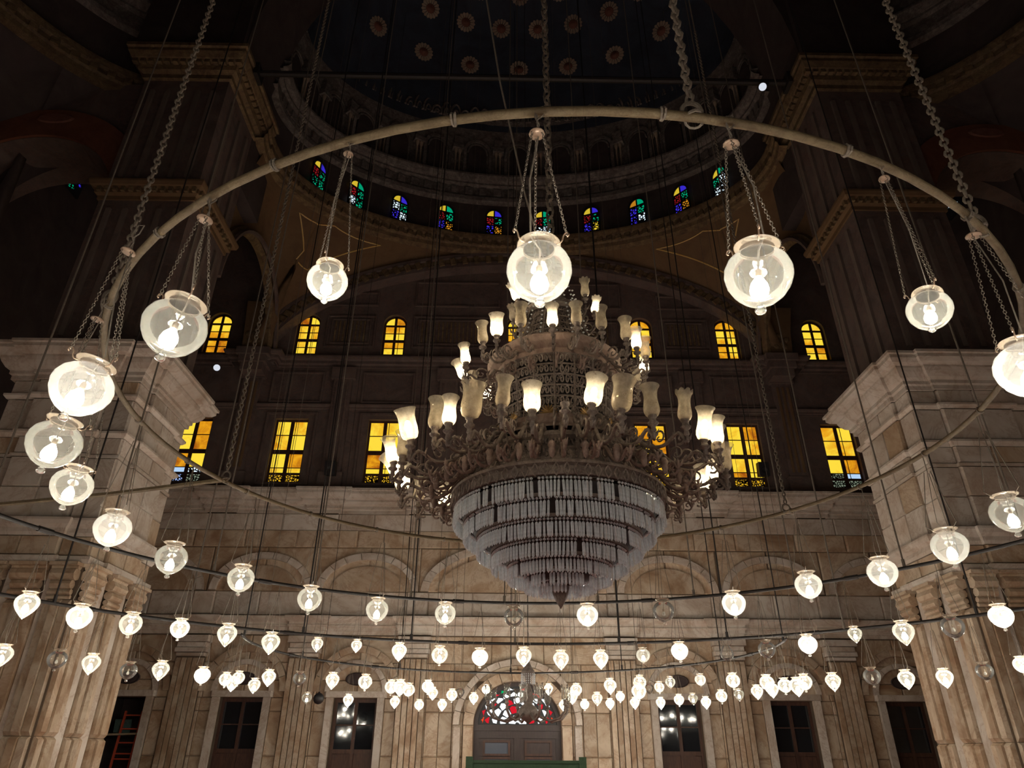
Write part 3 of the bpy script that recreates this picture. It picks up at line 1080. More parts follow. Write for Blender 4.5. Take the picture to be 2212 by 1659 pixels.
# ---- piers
def pier(sg):
    nm = 'wall_pier_' + ('left' if sg < 0 else 'right')
    XA, XB, YA, YB = 11.0, 14.5, 17.3, 20.4
    root = ob(nm, MB().box(XA + .04, XB - .04, YA + .04, YB - .04, 0, 11.5), 'marble_joint', kind='structure')

    def poly(k=0.0, res=.10):
        # plan with a shallow break-forward on the faces
        return [(XA - k, YA - k), (11.75, YA - k), (11.75, YA - k - res), (13.75, YA - k - res), (13.75, YA - k), (XB + k, YA - k),
                (XB + k, YB + k), (XA - k, YB + k), (XA - k, 19.7), (XA - k - res, 19.7), (XA - k - res, 18.0), (XA - k, 18.0)]

    def mould(name, prof, mt='marble_grey'):
        return ob(name, MB().sweep_poly(poly(), prof), mt, root)
    big = [(.02, 10.86), (.10, 10.86), (.10, 10.98), (.16, 11.02), (.16, 11.12), (.26, 11.18), (.36, 11.32), (.40, 11.42), (.40, 11.48), (.55, 11.52), (.64, 11.62), (.64, 11.72), (.7, 11.74), (.7, 11.82), (-.3, 11.84)]
    mould('crown_cornice', big)
    mould('band_moulding', [(0, 10.28), (.05, 10.28), (.12, 10.36), (.12, 10.42), (0, 10.46)])
    mould('band_moulding', [(0, 9.12), (.04, 9.12), (.14, 9.22), (.14, 9.28), (0, 9.33)])
    mould('band_moulding', [(0, 8.54), (.05, 8.54), (.05, 8.62), (0, 8.64)])
    mould('architrave', [(0, 6.40), (.06, 6.40), (.10, 6.48), (.10, 6.58), (.20, 6.66), (.24, 6.76), (.24, 6.82), (0, 6.86)])
    mould('band_moulding', [(0, 5.72), (.10, 5.72), (.14, 5.80), (.14, 5.88), (0, 5.92)])
    # slabs: front face, inner face, outer face
    fx = [XA, 11.75, 12.75, 13.75, XB]
    fy = [YA, 18.0, 18.85, 19.7, YB]
    lv = [(10.46, 10.86), (9.33, 10.28), (8.64, 9.12), (6.86, 7.7), (7.7, 8.54), (5.92, 6.40)]
    for z0, z1 in lv:
        mt = 'marble_grey' if z0 > 6.8 else 'marble'
        for i in range(4):
            pr = .10 if i in (1, 2) else .0
            slab(root, fx[i], fx[i + 1], z0, z1, YA + .0, pr + .03, .2, mt if random.random() < .85 else 'marble')
            slab_x(root, XA, -1, fy[i], fy[i + 1], z0, z1, pr + .03, .2, mt if random.random() < .85 else 'marble')
            slab_x(root, XB, 1, fy[i], fy[i + 1], z0, z1, .03, .2, mt)
    # pilasters below, each a bundle of upright slabs with a rolled capital
    def roll(x, y, axis, wd, name='capital'):
        c = MB()
        for (zz, r, w2, pr) in ((5.62, .08, wd * .55, .16), (5.44, .15, wd * .5, .16), (5.20, .11, wd * .42, .12), (5.02, .07, wd * .46, .10), (4.9, .05, wd * .48, .08)):
            n = 8
            pts = [(-w2, -pr * .2, zz), (w2, -pr * .2, zz)]
            c.tube(pts, r, 8)
        c.box(-wd * .58, wd * .58, -.22, .1, 5.64, 5.72)
        o_ = ob(name, c, 'marble', root, (x, y, 0), (0, 0, axis))
        return o_
    for i, xc in enumerate((11.38, 12.25, 13.25, 14.12)):
        wd = .6 if i in (0, 3) else .8
        roll(xc, YA - .05, 0, wd)
        for j, (z0, z1) in enumerate(((0, 1.9), (1.9, 4.85))):
            for q in range(3):
                x0 = xc - wd / 2 + wd * q / 3
                slab(root, x0, x0 + wd / 3, z0, z1, YA - .02, .06 + (.05 if q == 1 else 0), .25, 'marble', .01)
        if i < 3:
            xn = (11.38, 12.25, 13.25, 14.12)[i + 1]
            wn2 = .6 if i + 1 in (0, 3) else .8
            slab(root, xc + wd / 2, xn - wn2 / 2, 0, 5.7, YA, -.01, .1, 'marble_grey')
    for i, yc in enumerate((17.72, 18.85, 19.98)):
        wd = .72
        roll(XA - .05, yc, -pi / 2 if True else 0, wd)
        for j, (z0, z1) in enumerate(((0, 1.9), (1.9, 4.85))):
            for q in range(3):
                y0 = yc - wd / 2 + wd * q / 3
                slab_x(root, XA - .02, -1, y0, y0 + wd / 3, z0, z1, .06 + (.05 if q == 1 else 0), .25, 'marble', .01)
        if i < 2:
            slab_x(root, XA, -1, yc + .36, yc + 1.13 - .36, 0, 5.7, -.01, .1, 'marble_grey')
    for z0, z1 in ((0, 1.9), (1.9, 4.0), (4.0, 5.9)):
        for i in range(4):
            slab_x(root, XB, 1, fy[i], fy[i + 1], z0, z1, .03, .2, 'marble')
    # painted shaft above the marble
    sh = ob('upper_shaft', MB().box(11.15, 14.3, 17.5, 20.3, 11.5, 24.3), 'paint_dark', root)
    up = [(11.15, 17.5), (14.3, 17.5), (14.3, 20.3), (11.15, 20.3)]
    ob('impost_cornice', MB().sweep_poly(up, [(0, 17.9), (.06, 17.9), (.06, 18.05), (.16, 18.12), (.16, 18.3), (.30, 18.36), (.34, 18.5), (.34, 18.58), (0, 18.6)]), 'paint_ochre', root)
    db = UNIT.mesh('modillion')
    db.materials.append(MATS['gilt_ornament'])
    for i in range(13):
        ob('modillion', db, parent=root, loc=(11.1 + .265 * i, 17.32, 18.22), scale=(.13, .16, .18))
    for i in range(11):
        ob('modillion', db, parent=root, loc=(10.97, 17.5 + .27 * i, 18.22), scale=(.16, .13, .18))
    ob('gilt_cornice', MB().sweep_poly(up, [(0, 23.9), (.1, 23.95), (.1, 24.15), (.25, 24.25), (.30, 24.5), (.5, 24.62), (.62, 24.85), (.62, 25.0), (.7, 25.04), (.7, 25.2), (0, 25.25)]), 'gilt_ornament', root)
    for i in range(14):
        ob('cornice_ornament', db, parent=root, loc=(10.75 + .3 * i, 17.12, 24.55), scale=(.19, .16, .24))
    for i in range(12):
        ob('cornice_ornament', db, parent=root, loc=(10.77, 17.15 + .3 * i, 24.55), scale=(.16, .19, .24))
    rbm = UNIT.mesh('rib')
    rbm.materials.append(MATS['paint_rib'])
    for i in range(5):
        ob('rib', rbm, parent=root, loc=(11.6 + .56 * i, 17.46, 21.1), scale=(.16, .12, 4.4))
        ob('rib', rbm, parent=root, loc=(11.6 + .56 * i, 17.46, 15.0), scale=(.16, .10, 5.0))
    for i in range(3):
        ob('rib', rbm, parent=root, loc=(11.12, 18.1 + .8 * i, 15.0), scale=(.12, .18, 5.0))
        ob('rib', rbm, parent=root, loc=(11.12, 18.1 + .8 * i, 21.1), scale=(.12, .18, 4.4))
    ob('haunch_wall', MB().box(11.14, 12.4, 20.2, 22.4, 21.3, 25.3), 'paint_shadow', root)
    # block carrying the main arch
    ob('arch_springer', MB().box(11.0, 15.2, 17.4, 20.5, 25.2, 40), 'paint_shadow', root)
    if sg < 0:
        # mirror the whole pier to the other side of the hall
        root.scale = (-1, 1, 1)
    return root


pr_ = pier(1)
pl_ = pier(-1)

# side arches from the piers to the outer walls
for sg, nm in ((-1, 'left'), (1, 'right')):
    rt = ob('trim_side_arch_' + nm, MB().arch(0, 18.5, 3.0, 2.75, 3.3, 3.1, 17.9, 20.2, 24), 'paint_dark', kind='structure', loc=(sg * 17.45, 0, 0))
    ob('arch_band', MB().arch(0, 18.5, 3.02, 2.78, 4.0, 4.1, 17.8, 18.1, 24), 'red_band', rt)
    ob('arch_medallion', MB().lathe([(0, .05), (.6, .05), (.7, 0)], 18), 'rosette_red', rt, (-sg * .2, 17.78, 22.1), (pi / 2, 0, 0), (1, .35, 1))
    sp = MB()
    n = 16
    for i in range(n):
        t0, t1 = pi * i / n, pi * (i + 1) / n
        sp.add([(4.0 * cos(t0), 18.0, 18.5 + 4.1 * sin(t0)), (4.0 * cos(t1), 18.0, 18.5 + 4.1 * sin(t1)), (4.0 * cos(t1), 18.0, 24.3), (4.0 * cos(t0), 18.0, 24.3)], [(0, 1, 2, 3)])
    ob('spandrel', sp, 'paint_dark', rt)

# main arch before the half dome, and tie rod
ma = MB()
n = 28
for i in range(n):
    t0, t1 = pi * i / n, pi * (i + 1) / n
    a0, a1 = (11.0 * cos(t0), 25.2 + 15.5 * sin(t0)), (11.0 * cos(t1), 25.2 + 15.5 * sin(t1))
    ma.add([(a0[0], 17.6, a0[1]), (a1[0], 17.6, a1[1]), (a1[0], 20.5, a1[1]), (a0[0], 20.5, a0[1])], [(0, 1, 2, 3)])
    ma.add([(a0[0], 17.6, a0[1]), (a1[0], 17.6, a1[1]), (a1[0] * 1.4, 17.6, a1[1] + 3), (a0[0] * 1.4, 17.6, a0[1] + 3)], [(0, 1, 2, 3)])
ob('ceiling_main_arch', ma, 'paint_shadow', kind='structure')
md = MB()
for i in range(33):
    a = 2 * pi * i / 32
    for j in range(9):
        t = pi / 2 * j / 8
        md.v.append((15 * cos(a) * cos(t), CY + 12 * sin(a) * cos(t), 42 + 9 * sin(t)))
for i in range(32):
    for j in range(8):
        k = i * 9 + j
        md.f.append((k, k + 9, k + 10, k + 1))
ob('ceiling_dome', md, 'dome_blue', kind='structure')
tie = ob('tie_rod', MB().tube([(-10.44, 18.0, 25.05), (10.44, 18.0, 25.0)], .12, 8), 'iron', label='long black iron tie rod spanning between the two pier tops', cat='tie rod')
for sx in (-1, 1):
    ob('anchor_plate', MB().box(-.08, .08, -.3, .3, -.3, .3), 'iron', tie, (sx * 10.4, 18, 25.02))

# ================================================================== LAMP RINGS
RC1 = (-.05, 7.65)


def ceil_z(x, y):
    if y >= 21.3:
        return 32.4 + 9 * math.sqrt(max(.02, 1 - (x / 10.4) ** 2 - ((y - 21.3) / 6) ** 2))
    if y > 17.6:
        return 25.1 + 15.5 * math.sqrt(max(.02, 1 - (x / 11) ** 2))
    return 41.9 + 9 * math.sqrt(max(.02, 1 - (x / 15) ** 2 - ((y - CY) / 12) ** 2))




def ring(name, c, r, z, tube_r, mat, label, cat='lamp ring', n=96, sides=8):
    o = ob(name, MB().tube([(r * cos(2 * pi * i / n), r * sin(2 * pi * i / n), 0) for i in range(n)], tube_r, sides, closed=True), mat, loc=(c[0], c[1], z), smooth=True,
           label=label, cat=cat, group='lamp rings')
    return o


ring1 = ring('lamp_ring', RC1, 4.82, 5.0, .030, 'wood_ring', 'brown wooden lamp ring hung on heavy chains around the great chandelier')
for i in range(24):
    a = 2 * pi * (i + .3) / 24
    bd = ob('rope_binding', MB().tube([(.037 * cos(t), .012 * sin(t * .5), .037 * sin(t)) for t in [k * .785 for k in range(17)]], .009, 4), 'rope', ring1,
            (4.82 * cos(a), 4.82 * sin(a), 0), (0, 0, a + pi / 2 + pi / 2))
ring2 = ring('lamp_ring', (-.05, 7.6), 7.8, 4.5, .032, 'iron', 'black iron lamp ring next outside the wooden ring')
ring3 = ring('lamp_ring', (0, 7.65), 11.0, 4.1, .034, 'iron', 'widest black iron lamp ring, second outside the wooden ring')
ring4 = ob('lamp_rail', MB().tube([(6.5 * cos(rad(-14 + 208 * i / 60)), 6.5 * sin(rad(-14 + 208 * i / 60)), 0) for i in range(61)], .03, 8), 'iron', loc=(-.3, 18.3, 4.0), smooth=True,
           label='thin black curved iron lamp rail hung before the arched door', cat='lamp rail')
# splice plates of the iron rings
for rg, rr, k in ((ring2, 7.8, 12), (ring3, 11.0, 16), (ring4, 6.5, 12)):
    for i in range(k):
        a = 2 * pi * (i + .37) / k
        if rg is ring4 and sin(a) < 0:
            continue
        ob('splice_collar', MB().tube([(0, -.12, 0), (0, .12, 0)], .045, 8), 'iron', rg, (rr * cos(a), rr * sin(a), 0), (0, 0, a))
ob('strut', MB().tube([(-4.53, 9.23, 5.0), (-6.5, 9.9, 5.0), (-8.49, 10.45, 5.0), (-11.0, 11.1, 5.0)], .035, 6), 'wood_ring',
   label='bare wooden pole running sideways from the wooden ring to the left-hand pier', cat='pole')['label'] = 'bare wooden pole lashed to the wooden lamp ring, running off sideways'

# heavy chains of ring 1
for i, (x, y) in enumerate(((-4.02, 4.9), (.52, 2.87), (-4.55, 9.25), (3.89, 10.45), (2.86, 3.82))):
    ch = MB().links((x, y, 5.14), (x, y, 17.0), .060, .0115, .66, 8, 4)
    cho = ob('suspension_chain', ch, 'chain_iron', smooth=True, label='heavy iron link chain holding up the wooden lamp ring', cat='chain', group='chains of the wooden ring')
    ob('hook', MB().tube([(x + .06 * sin(t), y, 5.06 - .07 * cos(t)) for t in [k * .4 for k in range(15)]], .014, 6), 'chain_iron', cho)
    ob('lashing', MB().tube([(x + .05 * cos(t), y + .05 * sin(t), 5.0 + .012 * t - .05) for t in [k * .6 for k in range(16)]], .01, 4), 'rope', cho)
    ob('upper_rope', MB().tube([(x, y, 17.0), (x, y, ceil_z(x, y))], .016, 5), 'rope', cho)


def cable(x, y, z0, z1, r, mat, label, group, wob=0.0):
    pts = [(x, y, z0)]
    n = 8
    for i in range(1, n):
        pts.append((x + random.uniform(-wob, wob), y + random.uniform(-wob, wob), z0 + (z1 - z0) * i / n))
    pts.append((x, y, z1))
    o = ob('suspension_cable', MB().tube(pts, r, 5), mat, label=label, cat='cable', group=group)
    ob('ferrule', MB().tube([(x, y, z0), (x, y, z0 + .16)], r * 1.9, 6), mat, o)
    return o


for i in range(24):
    a = 2 * pi * (i + .25) / 24
    x, y = RC1[0] + 7.8 * cos(a), RC1[1] + 7.8 * sin(a)
    if y > 8.2:
        cable(x, y, 4.5, ceil_z(x, y), .016, 'rope', 'thin upright cable holding the iron ring next outside the wooden ring', 'cables of the second ring', .01)
for i in range(26):
    a = 2 * pi * (i + .6) / 26
    x, y = 11.0 * cos(a), 7.65 + 11.0 * sin(a)
    if y > 11.8:
        cable(x, y, 4.1, ceil_z(x, y), .019, 'iron' if i % 3 else 'rope', 'thin upright cable holding the widest iron ring', 'cables of the widest ring', .01)
for i in range(7):
    a = rad(-10 + 200 * i / 6)
    cable(-.3 + 6.5 * cos(a), 18.3 + 6.5 * sin(a), 4.0, ceil_z(-.3 + 6.5 * cos(a), 18.3 + 6.5 * sin(a)), .016, 'iron', 'thin upright cable holding the curved rail before the arched door', 'cables of the door ring', .01)
# loose rope slanting to the top of the chandelier
ob('slack_rope', MB().tube([(-1.9, 5.9, 20), (-1.25, 6.3, 14), (-.72, 6.7, 10.2), (-.35, 7.1, 8.4), (-.05, 7.55, 7.5)], .014, 5), 'rope',
   label='slack rope slanting down past the wooden ring to the chandelier top', cat='rope')

# ================================================================== HANGING GLASS LAMPS
GP = [(.055, -.475), (.12, -.455), (.24, -.395), (.36, -.29), (.45, -.15), (.495, .0), (.49, .12), (.44, .25), (.35, .345), (.27, .395), (.245, .42)]
GPo = [(.03, -.60), (.10, -.54), (.22, -.42), (.36, -.26), (.46, -.08), (.495, .06), (.47, .2), (.38, .32), (.28, .39), (.245, .42)]
GPe = [(.05, -.55), (.2, -.50), (.38, -.36), (.48, -.16), (.48, .0), (.40, .2), (.30, .36), (.23, .46), (.2, .52)]
SH = {}


def shm(key, mb_, mat, smooth=True):
    me = mb_.mesh(key, smooth)
    me.materials.append(MATS[mat])
    SH[key] = me


for hi, n in (('hi', 32), ('lo', 18)):
    shm('globe_' + hi, MB().lathe(GP, n), 'lamp_glass')
    shm('onion_' + hi, MB().lathe(GPo, n), 'lamp_glass')
    shm('egg_' + hi, MB().lathe(GPe, n), 'lamp_glass_clear')
    shm('collar_' + hi, MB().lathe([(.245, .42), (.235, .445), (.25, .475), (.30, .50), (.335, .515), (.34, .525), (.33, .53), (.29, .515), (.255, .49)], n), 'collar_glass')
    shm('knob_' + hi, MB().lathe([(.055, -.475), (.045, -.495), (.075, -.525), (.085, -.56), (.06, -.60), (0, -.615)], n // 2), 'lamp_glass_hazy')
shm('bulb_on', MB().lathe([(0, -.36), (.07, -.345), (.125, -.29), (.14, -.21), (.12, -.12), (.07, -.04), (.045, 0)], 14), 'bulb_glow')  # lit bulb drawn oversized, its glare built into the shape
shm('bulb_off', MB().lathe([(0, -.22), (.05, -.205), (.075, -.16), (.075, -.12), (.06, -.06), (.035, -.02), (.03, .02)], 10), 'bulb_off')
shm('socket', MB().lathe([(.035, -.02), (.045, 0), (.045, .11), (.02, .14), (0, .14)], 8), 'rosette_cream')
shm('hook', MB().tube([(.28, 0, .46), (.34, 0, .455), (.385, 0, .50), (.40, 0, .57), (.43, 0, .62), (.48, 0, .62), (.495, 0, .57), (.465, 0, .54)], .013, 5), 'copper_collar')
shm('disc', MB().lathe([(0, .03), (.08, .03), (.13, .01), (.14, -.02), (.05, -.03), (0, -.03)], 12), 'copper_collar')
LIGHT = bpy.data.lights.new('bulb_light', 'POINT')
LIGHT.energy = LAMP_W
LIGHT.color = (1.0, .925, .80)
LIGHT.shadow_soft_size = .062
LIGHT_M = bpy.data.lights.new('small_bulb_light', 'POINT')
LIGHT_M.energy = LAMP_W * .4
LIGHT_M.color = LIGHT.color
LIGHT_M.shadow_soft_size = .042
LIGHT_S = bpy.data.lights.new('shade_bulb_light', 'POINT')
LIGHT_S.energy = SHADE_W
LIGHT_S.color = (1.0, .84, .62)
LIGHT_S.shadow_soft_size = .05


def lamp(x, y, z, D, lit, top, label, group, near=False, form='globe', tilt=0.0, tdir=0.0, hazy=False, slack=.05):
    r_ = random.Random(int(x * 1000) * 31 + int(y * 1000))
    root = ob('hanging_lamp', None, loc=(x, y, z), scale=D, label=label, cat='lamp', group=group)
    q = Quaternion((cos(tdir), sin(tdir), 0), tilt)
    if tilt:
        root.rotation_mode = 'QUATERNION'
        root.rotation_quaternion = q
    root.empty_display_size = .1
    hi = 'hi' if near else 'lo'
    g = ob('glass_globe', SH[form + '_' + hi], parent=root, rot=(0, 0, r_.uniform(0, 6)))
    if hazy:
        matvar(g, 'lamp_glass_hazy')
    elif not lit:
        matvar(g, 'lamp_glass_clear')
    if form == 'globe':
        ob('knob', SH['knob_' + hi], parent=g)
    if form != 'egg':
        c = ob('collar', SH['collar_' + hi], parent=root)
    ob('bulb', SH['bulb_on' if lit else 'bulb_off'], parent=root)
    ob('socket', SH['socket'], parent=root)
    h = (top - z) / D
    inv = q.inverted() if tilt else Quaternion()
    T = inv @ Vector((0, 0, h))
    dz = .9 if near else .45
    dk = T * max(.45, 1 - .55 / max(h, .8)) if h < 8 else Vector((0, 0, 3.2))
    if near:
        ob('disc', SH['disc'], parent=root, loc=dk)
    a0 = r_.uniform(0, 2.1)
    for k in range(3):
        a = a0 + k * 2.094
        e0 = Vector((.46 * cos(a), .46 * sin(a), .58))
        e1 = dk + Vector((.10 * cos(a), .10 * sin(a), -.02))
        if near:
            ob('hook', SH['hook'], parent=root, rot=(0, 0, a))
            ob('chain', MB().links(e0, e1, .062, .0085, .6, 6, 3), 'chain_iron', root)
        else:
            s0 = Vector((.30 * cos(a), .30 * sin(a), .50))
            ob('chain', MB().tube([s0, e0 + Vector((0, 0, .05)), e1], .014, 3), 'chain_iron', root)
    # hanger to the ring and electric cord
    if near:
        ob('hanger', MB().tube([dk, dk.lerp(T, .4) + Vector((.04, 0, 0)), dk.lerp(T, .7) - Vector((.03, .02, 0)), T + Vector((0, 0, .1)), T + Vector((.11, 0, .12)), T + Vector((.12, 0, -.1)), dk.lerp(T, .6)], .014, 5), 'rope', root)
    else:
        ob('hanger', MB().tube([dk, T], .014, 3), 'chain_iron', root)
    sl = r_.uniform(-1, 1)
    cp = [Vector((0, 0, .12)), Vector((.02, 0, .45)), Vector((sl * .15, .05, .75)), dk.lerp(Vector((0, 0, .7)), .5) + Vector((sl * .16, -.06, 0)), dk + Vector((.03, .05, 0)), T]
    ob('cord', MB().tube(cp, .016 if near else .011, 4), 'rope', root)
    if lit:
        lo = bpy.data.objects.new('bulb_light', LIGHT if D > .29 else LIGHT_M)
        COL.objects.link(lo)
        lo.parent = root
        lo.location = (0, 0, -.2)
    return root


L1 = 'round clear glass lamp with glowing bulb, hung by three chains from the wooden ring'
L1h = 'round milky white glowing glass lamp hung by three chains from the wooden ring'
L1s = 'small round glass lamp with glowing bulb, hung from the wooden ring'
L1u = 'unlit empty-looking glass globe hung from the far side of the wooden ring'
G1, G2, G3, G4, G5 = ('lamps of the wooden ring', 'lamps of the second ring', 'lamps of the widest ring', 'lamps of the door ring', 'lamps on long cables')
R1 = [(-0.43, 2.84, 3.79, 0.343, 1), (0.73, 2.89, 3.82, 0.354, 1), (1.82, 3.21, 3.84, 0.243, 1), (2.65, 3.66, 3.72, 0.368, 1), (4.71, 6.88, 3.84, 0.397, 1), (4.75, 8.07, 3.81, 0.416, 1), (4.5, 9.23, 3.77, 0.392, 1), (3.95, 10.33, 3.83, 0.393, 1), (3.11, 11.29, 3.74, 0.379, 1), (2.12, 11.96, 3.74, 0.367, 0), (0.88, 12.38, 3.73, 0.378, 1), (-0.4, 12.46, 3.71, 0.356, 0), (-1.58, 12.22, 3.71, 0.365, 1), (-2.66, 11.7, 3.67, 0.373, 1), (-3.58, 10.93, 3.69, 0.379, 1), (-4.31, 9.9, 3.76, 0.374, 1), (-4.76, 8.66, 3.73, 0.389, 1), (-4.86, 7.38, 3.73, 0.388, 1), (-4.61, 6.1, 3.76, 0.365, 1), (-4.02, 4.84, 3.65, 0.386, 1), (-3.34, 3.95, 3.66, 0.38, 1), (-2.65, 3.59, 3.9, 0.386, 1), (-1.59, 3.08, 3.89, 0.225, 1)]
TILT = {1: (.16, .4), 2: (.22, 1.9), 3: (.12, .4), 20: (.2, 1.9), 21: (.14, 1.9), 19: (.12, 1.8), 18: (.1, 1.5)}
for i, (x, y, z, D, lit) in enumerate(R1):
    near = i in (0, 1, 2, 3, 18, 19, 20, 21, 22)
    tl = TILT.get(i, (0, 0))
    small = D < .3
    lamp(x, y, z, D, lit, 5.0, L1u if not lit else L1s if small else L1h if i in (3, 5, 6, 7, 8, 10, 17, 20) else L1, G1, near, 'globe', tl[0], tl[1], hazy=i in (3, 5, 6, 7, 8, 10, 17, 20))
R2 = [(-7.4, 10.21, 3.45, 0.331, 1), (-7.07, 11.01, 3.41, 0.368, 1), (-6.65, 11.76, 3.43, 0.354, 1), (-6.15, 12.46, 3.47, 0.319, 1), (-5.57, 13.11, 3.48, 0.351, 1), (-4.94, 13.67, 3.42, 0.347, 1), (-4.2, 14.2, 3.47, 0.234, 1), (-3.51, 14.59, 3.5, 0.222, 1), (-2.7, 14.94, 3.44, 0.312, 1), (-1.89, 15.18, 3.4, 0.345, 1), (-1.06, 15.33, 3.38, 0.349, 1), (-0.14, 15.4, 3.42, 0.341, 1), (0.64, 15.37, 3.36, 0.34, 1), (1.46, 15.25, 3.36, 0.328, 1), (2.31, 15.04, 3.41, 0.286, 1), (3.01, 14.78, 3.46, 0.348, 1), (3.84, 14.36, 3.39, 0.274, 0), (4.49, 13.94, 3.4, 0.329, 0), (5.1, 13.46, 3.43, 0.345, 1), (5.72, 12.84, 3.53, 0.249, 1), (6.25, 12.2, 3.47, 0.355, 1), (6.69, 11.52, 3.45, 0.36, 0), (7.05, 10.83, 3.5, 0.348, 1)]
for i, (x, y, z, D, lit) in enumerate(R2):
    form = 'onion' if i in (0, 4, 5, 6, 7, 8, 11, 12, 13, 19, 20) else 'egg' if i == 16 else 'globe'
    lb = 'unlit pear-shaped glass lamp hung from the second ring' if i == 16 else 'unlit clear glass globe hung from the iron ring next outside the wooden ring' if not lit else \
        'small glowing glass lamp hung from the iron ring next outside the wooden ring' if D < .26 else 'milky white glowing globe lamp hung from the iron ring next outside the wooden ring' if i in (1, 10, 14, 15, 18, 22) else \
        'pointed glowing glass lamp hung from the iron ring next outside the wooden ring' if form == 'onion' else 'glowing glass globe lamp hung from the iron ring next outside the wooden ring'
    lamp(x, y, z, D, lit, 4.5, lb, G2, False, form, 0, 0, hazy=i in (1, 10, 14, 15, 18, 22))
R3 = [(-9.51, 13.18, 3.11, 0.347, 1), (-9.0, 13.98, 3.13, 0.35, 0), (-8.62, 14.48, 3.12, 0.344, 1), (-8.14, 15.04, 3.04, 0.337, 0), (-7.71, 15.5, 3.11, 0.347, 1), (-7.06, 16.09, 3.06, 0.339, 1), (-5.89, 16.94, 3.11, 0.316, 1), (-5.29, 17.3, 3.12, 0.301, 0), (-4.6, 17.64, 3.12, 0.328, 1), (-3.88, 17.94, 3.11, 0.334, 1), (-2.41, 18.38, 3.05, 0.296, 1), (2.09, 18.45, 3.11, 0.321, 1), (2.8, 18.29, 3.17, 0.33, 1), (3.51, 18.08, 3.17, 0.248, 1), (4.18, 17.82, 3.2, 0.267, 1), (4.87, 17.51, 3.16, 0.328, 1), (5.54, 17.15, 3.09, 0.332, 1), (6.73, 16.35, 3.06, 0.338, 1), (7.36, 15.83, 3.11, 0.358, 0), (7.84, 15.37, 3.03, 0.338, 1), (8.33, 14.83, 3.01, 0.327, 1), (8.8, 14.26, 3.07, 0.324, 0), (9.18, 13.71, 3.13, 0.296, 1)]
for i, (x, y, z, D, lit) in enumerate(R3):
    lamp(x, y, z, D, lit, 4.1, ('pointed' if i in (0, 2, 4, 6, 8, 11, 17, 19, 20) else 'milky white' if i in (5, 14) else 'round') + ' glowing glass lamp hung from the widest iron ring' if lit else 'unlit clear glass lamp hung from the widest iron ring', G3, False,
         'onion' if i in (0, 2, 4, 6, 8, 11, 17, 19, 20) else 'globe', 0, 0, hazy=i in (5, 14))
for a in [rad(q) for q in (11, -3, 174, 187)] + [rad(200 + 14 * i) for i in range(11)]:
    lamp(-.05 + 7.8 * cos(a), 7.6 + 7.8 * sin(a), 3.45, .34, 1, 4.5, 'glowing glass globe lamp hung from the iron ring next outside the wooden ring', G2)
for a in [rad(q) for q in (22, 11, 0, 159, 170, 181)] + [rad(192 + 13 * i) for i in range(13)]:
    lamp(11.0 * cos(a), 7.65 + 11.0 * sin(a), 3.1, .34, 1, 4.1, 'round glowing glass lamp hung from the widest iron ring', G3)
R4 = [(-6.08, 21.27, 2.97, 0.287), (-5.18, 22.59, 3.0, 0.318), (-3.94, 23.69, 3.03, 0.319), (-3.22, 24.11, 2.97, 0.31), (-2.51, 24.41, 3.0, 0.314), (-1.51, 24.69, 3.22, 0.319), (-1.11, 24.75, 3.48, 0.291), (0.95, 24.68, 3.51, 0.306), (1.42, 24.57, 3.02, 0.301), (2.09, 24.34, 3.03, 0.299), (2.48, 24.17, 3.2, 0.358), (2.86, 23.98, 3.04, 0.295), (3.17, 23.79, 3.23, 0.294), (3.57, 23.52, 3.04, 0.304), (4.26, 22.94, 3.01, 0.296), (4.71, 22.44, 3.06, 0.304), (5.03, 22.02, 3.07, 0.286), (5.29, 21.62, 2.95, 0.293), (5.59, 21.04, 3.07, 0.325), (5.87, 20.35, 3.07, 0.278), (6.09, 19.51, 3.08, 0.315)]
for i, (x, y, z, D) in enumerate(R4):
    lamp(x, y, z, D, 1, 4.0, ('small pointed' if i % 3 else 'small round') + ' glowing glass lamp hung from the curved rail before the arched door', G4, False, 'onion' if i % 3 else 'globe')
R5 = [(-7.63, 19.03, 3.24, 1), (-7.99, 20.54, 3.26, 1), (-7.53, 19.65, 3.33, 1), (-7.13, 19.79, 3.17, 1), (-3.41, 19.05, 3.09, 1), (-3.01, 17.79, 2.99, 1), (-3.05, 19.79, 3.08, 1), (-2.73, 23.27, 3.26, 1), (-2.07, 22.32, 3.14, 1), (-2.05, 26.2, 3.49, 0), (1.53, 21.3, 3.23, 1), (1.5, 22.27, 3.11, 1), (2.46, 16.64, 2.85, 1), (4.66, 26.57, 3.7, 0), (4.51, 24.13, 3.54, 1), (6.29, 18.94, 3.09, 1), (6.13, 17.63, 3.07, 1), (5.6, 15.56, 2.89, 1), (6.07, 16.3, 3.03, 1)]
for i, (x, y, z, lit) in enumerate(R5):
    lamp(x, y, z, .33, lit, ceil_z(x, y), 'glowing glass lamp bunched with others on a long thin cable' if lit else 'unlit glass lamp on a long thin cable', G5, False, 'onion' if i % 2 else 'globe')

# ================================================================== THE GREAT CHANDELIER
CX, CYc = .03, 7.65
ch = ob('chandelier', None, loc=(CX, CYc, 0), label='huge tiered bronze chandelier with glass shades and a bowl of crystal prisms', cat='chandelier')
# central stem and suspension
ob('stem', MB().lathe([(.05, 3.3), (.06, 4.2), (.05, 5.0), (.07, 6.0), (.05, 7.0), (.04, 7.6)], 12), 'bronze', ch)
ob('suspension_chain', MB().links((0, 0, 7.55), (0, 0, 14), .16, .022, .6, 8, 4).tube([(0, 0, 14), (0, 0, 50.9)], .03, 6), 'chain_iron', ch)


def hoop(name, r, z, prof, mat='bronze', n=64, par=ch):
    return ob(name, MB().lathe([(r + a, z + b2) for a, b2 in prof], n), mat, par)


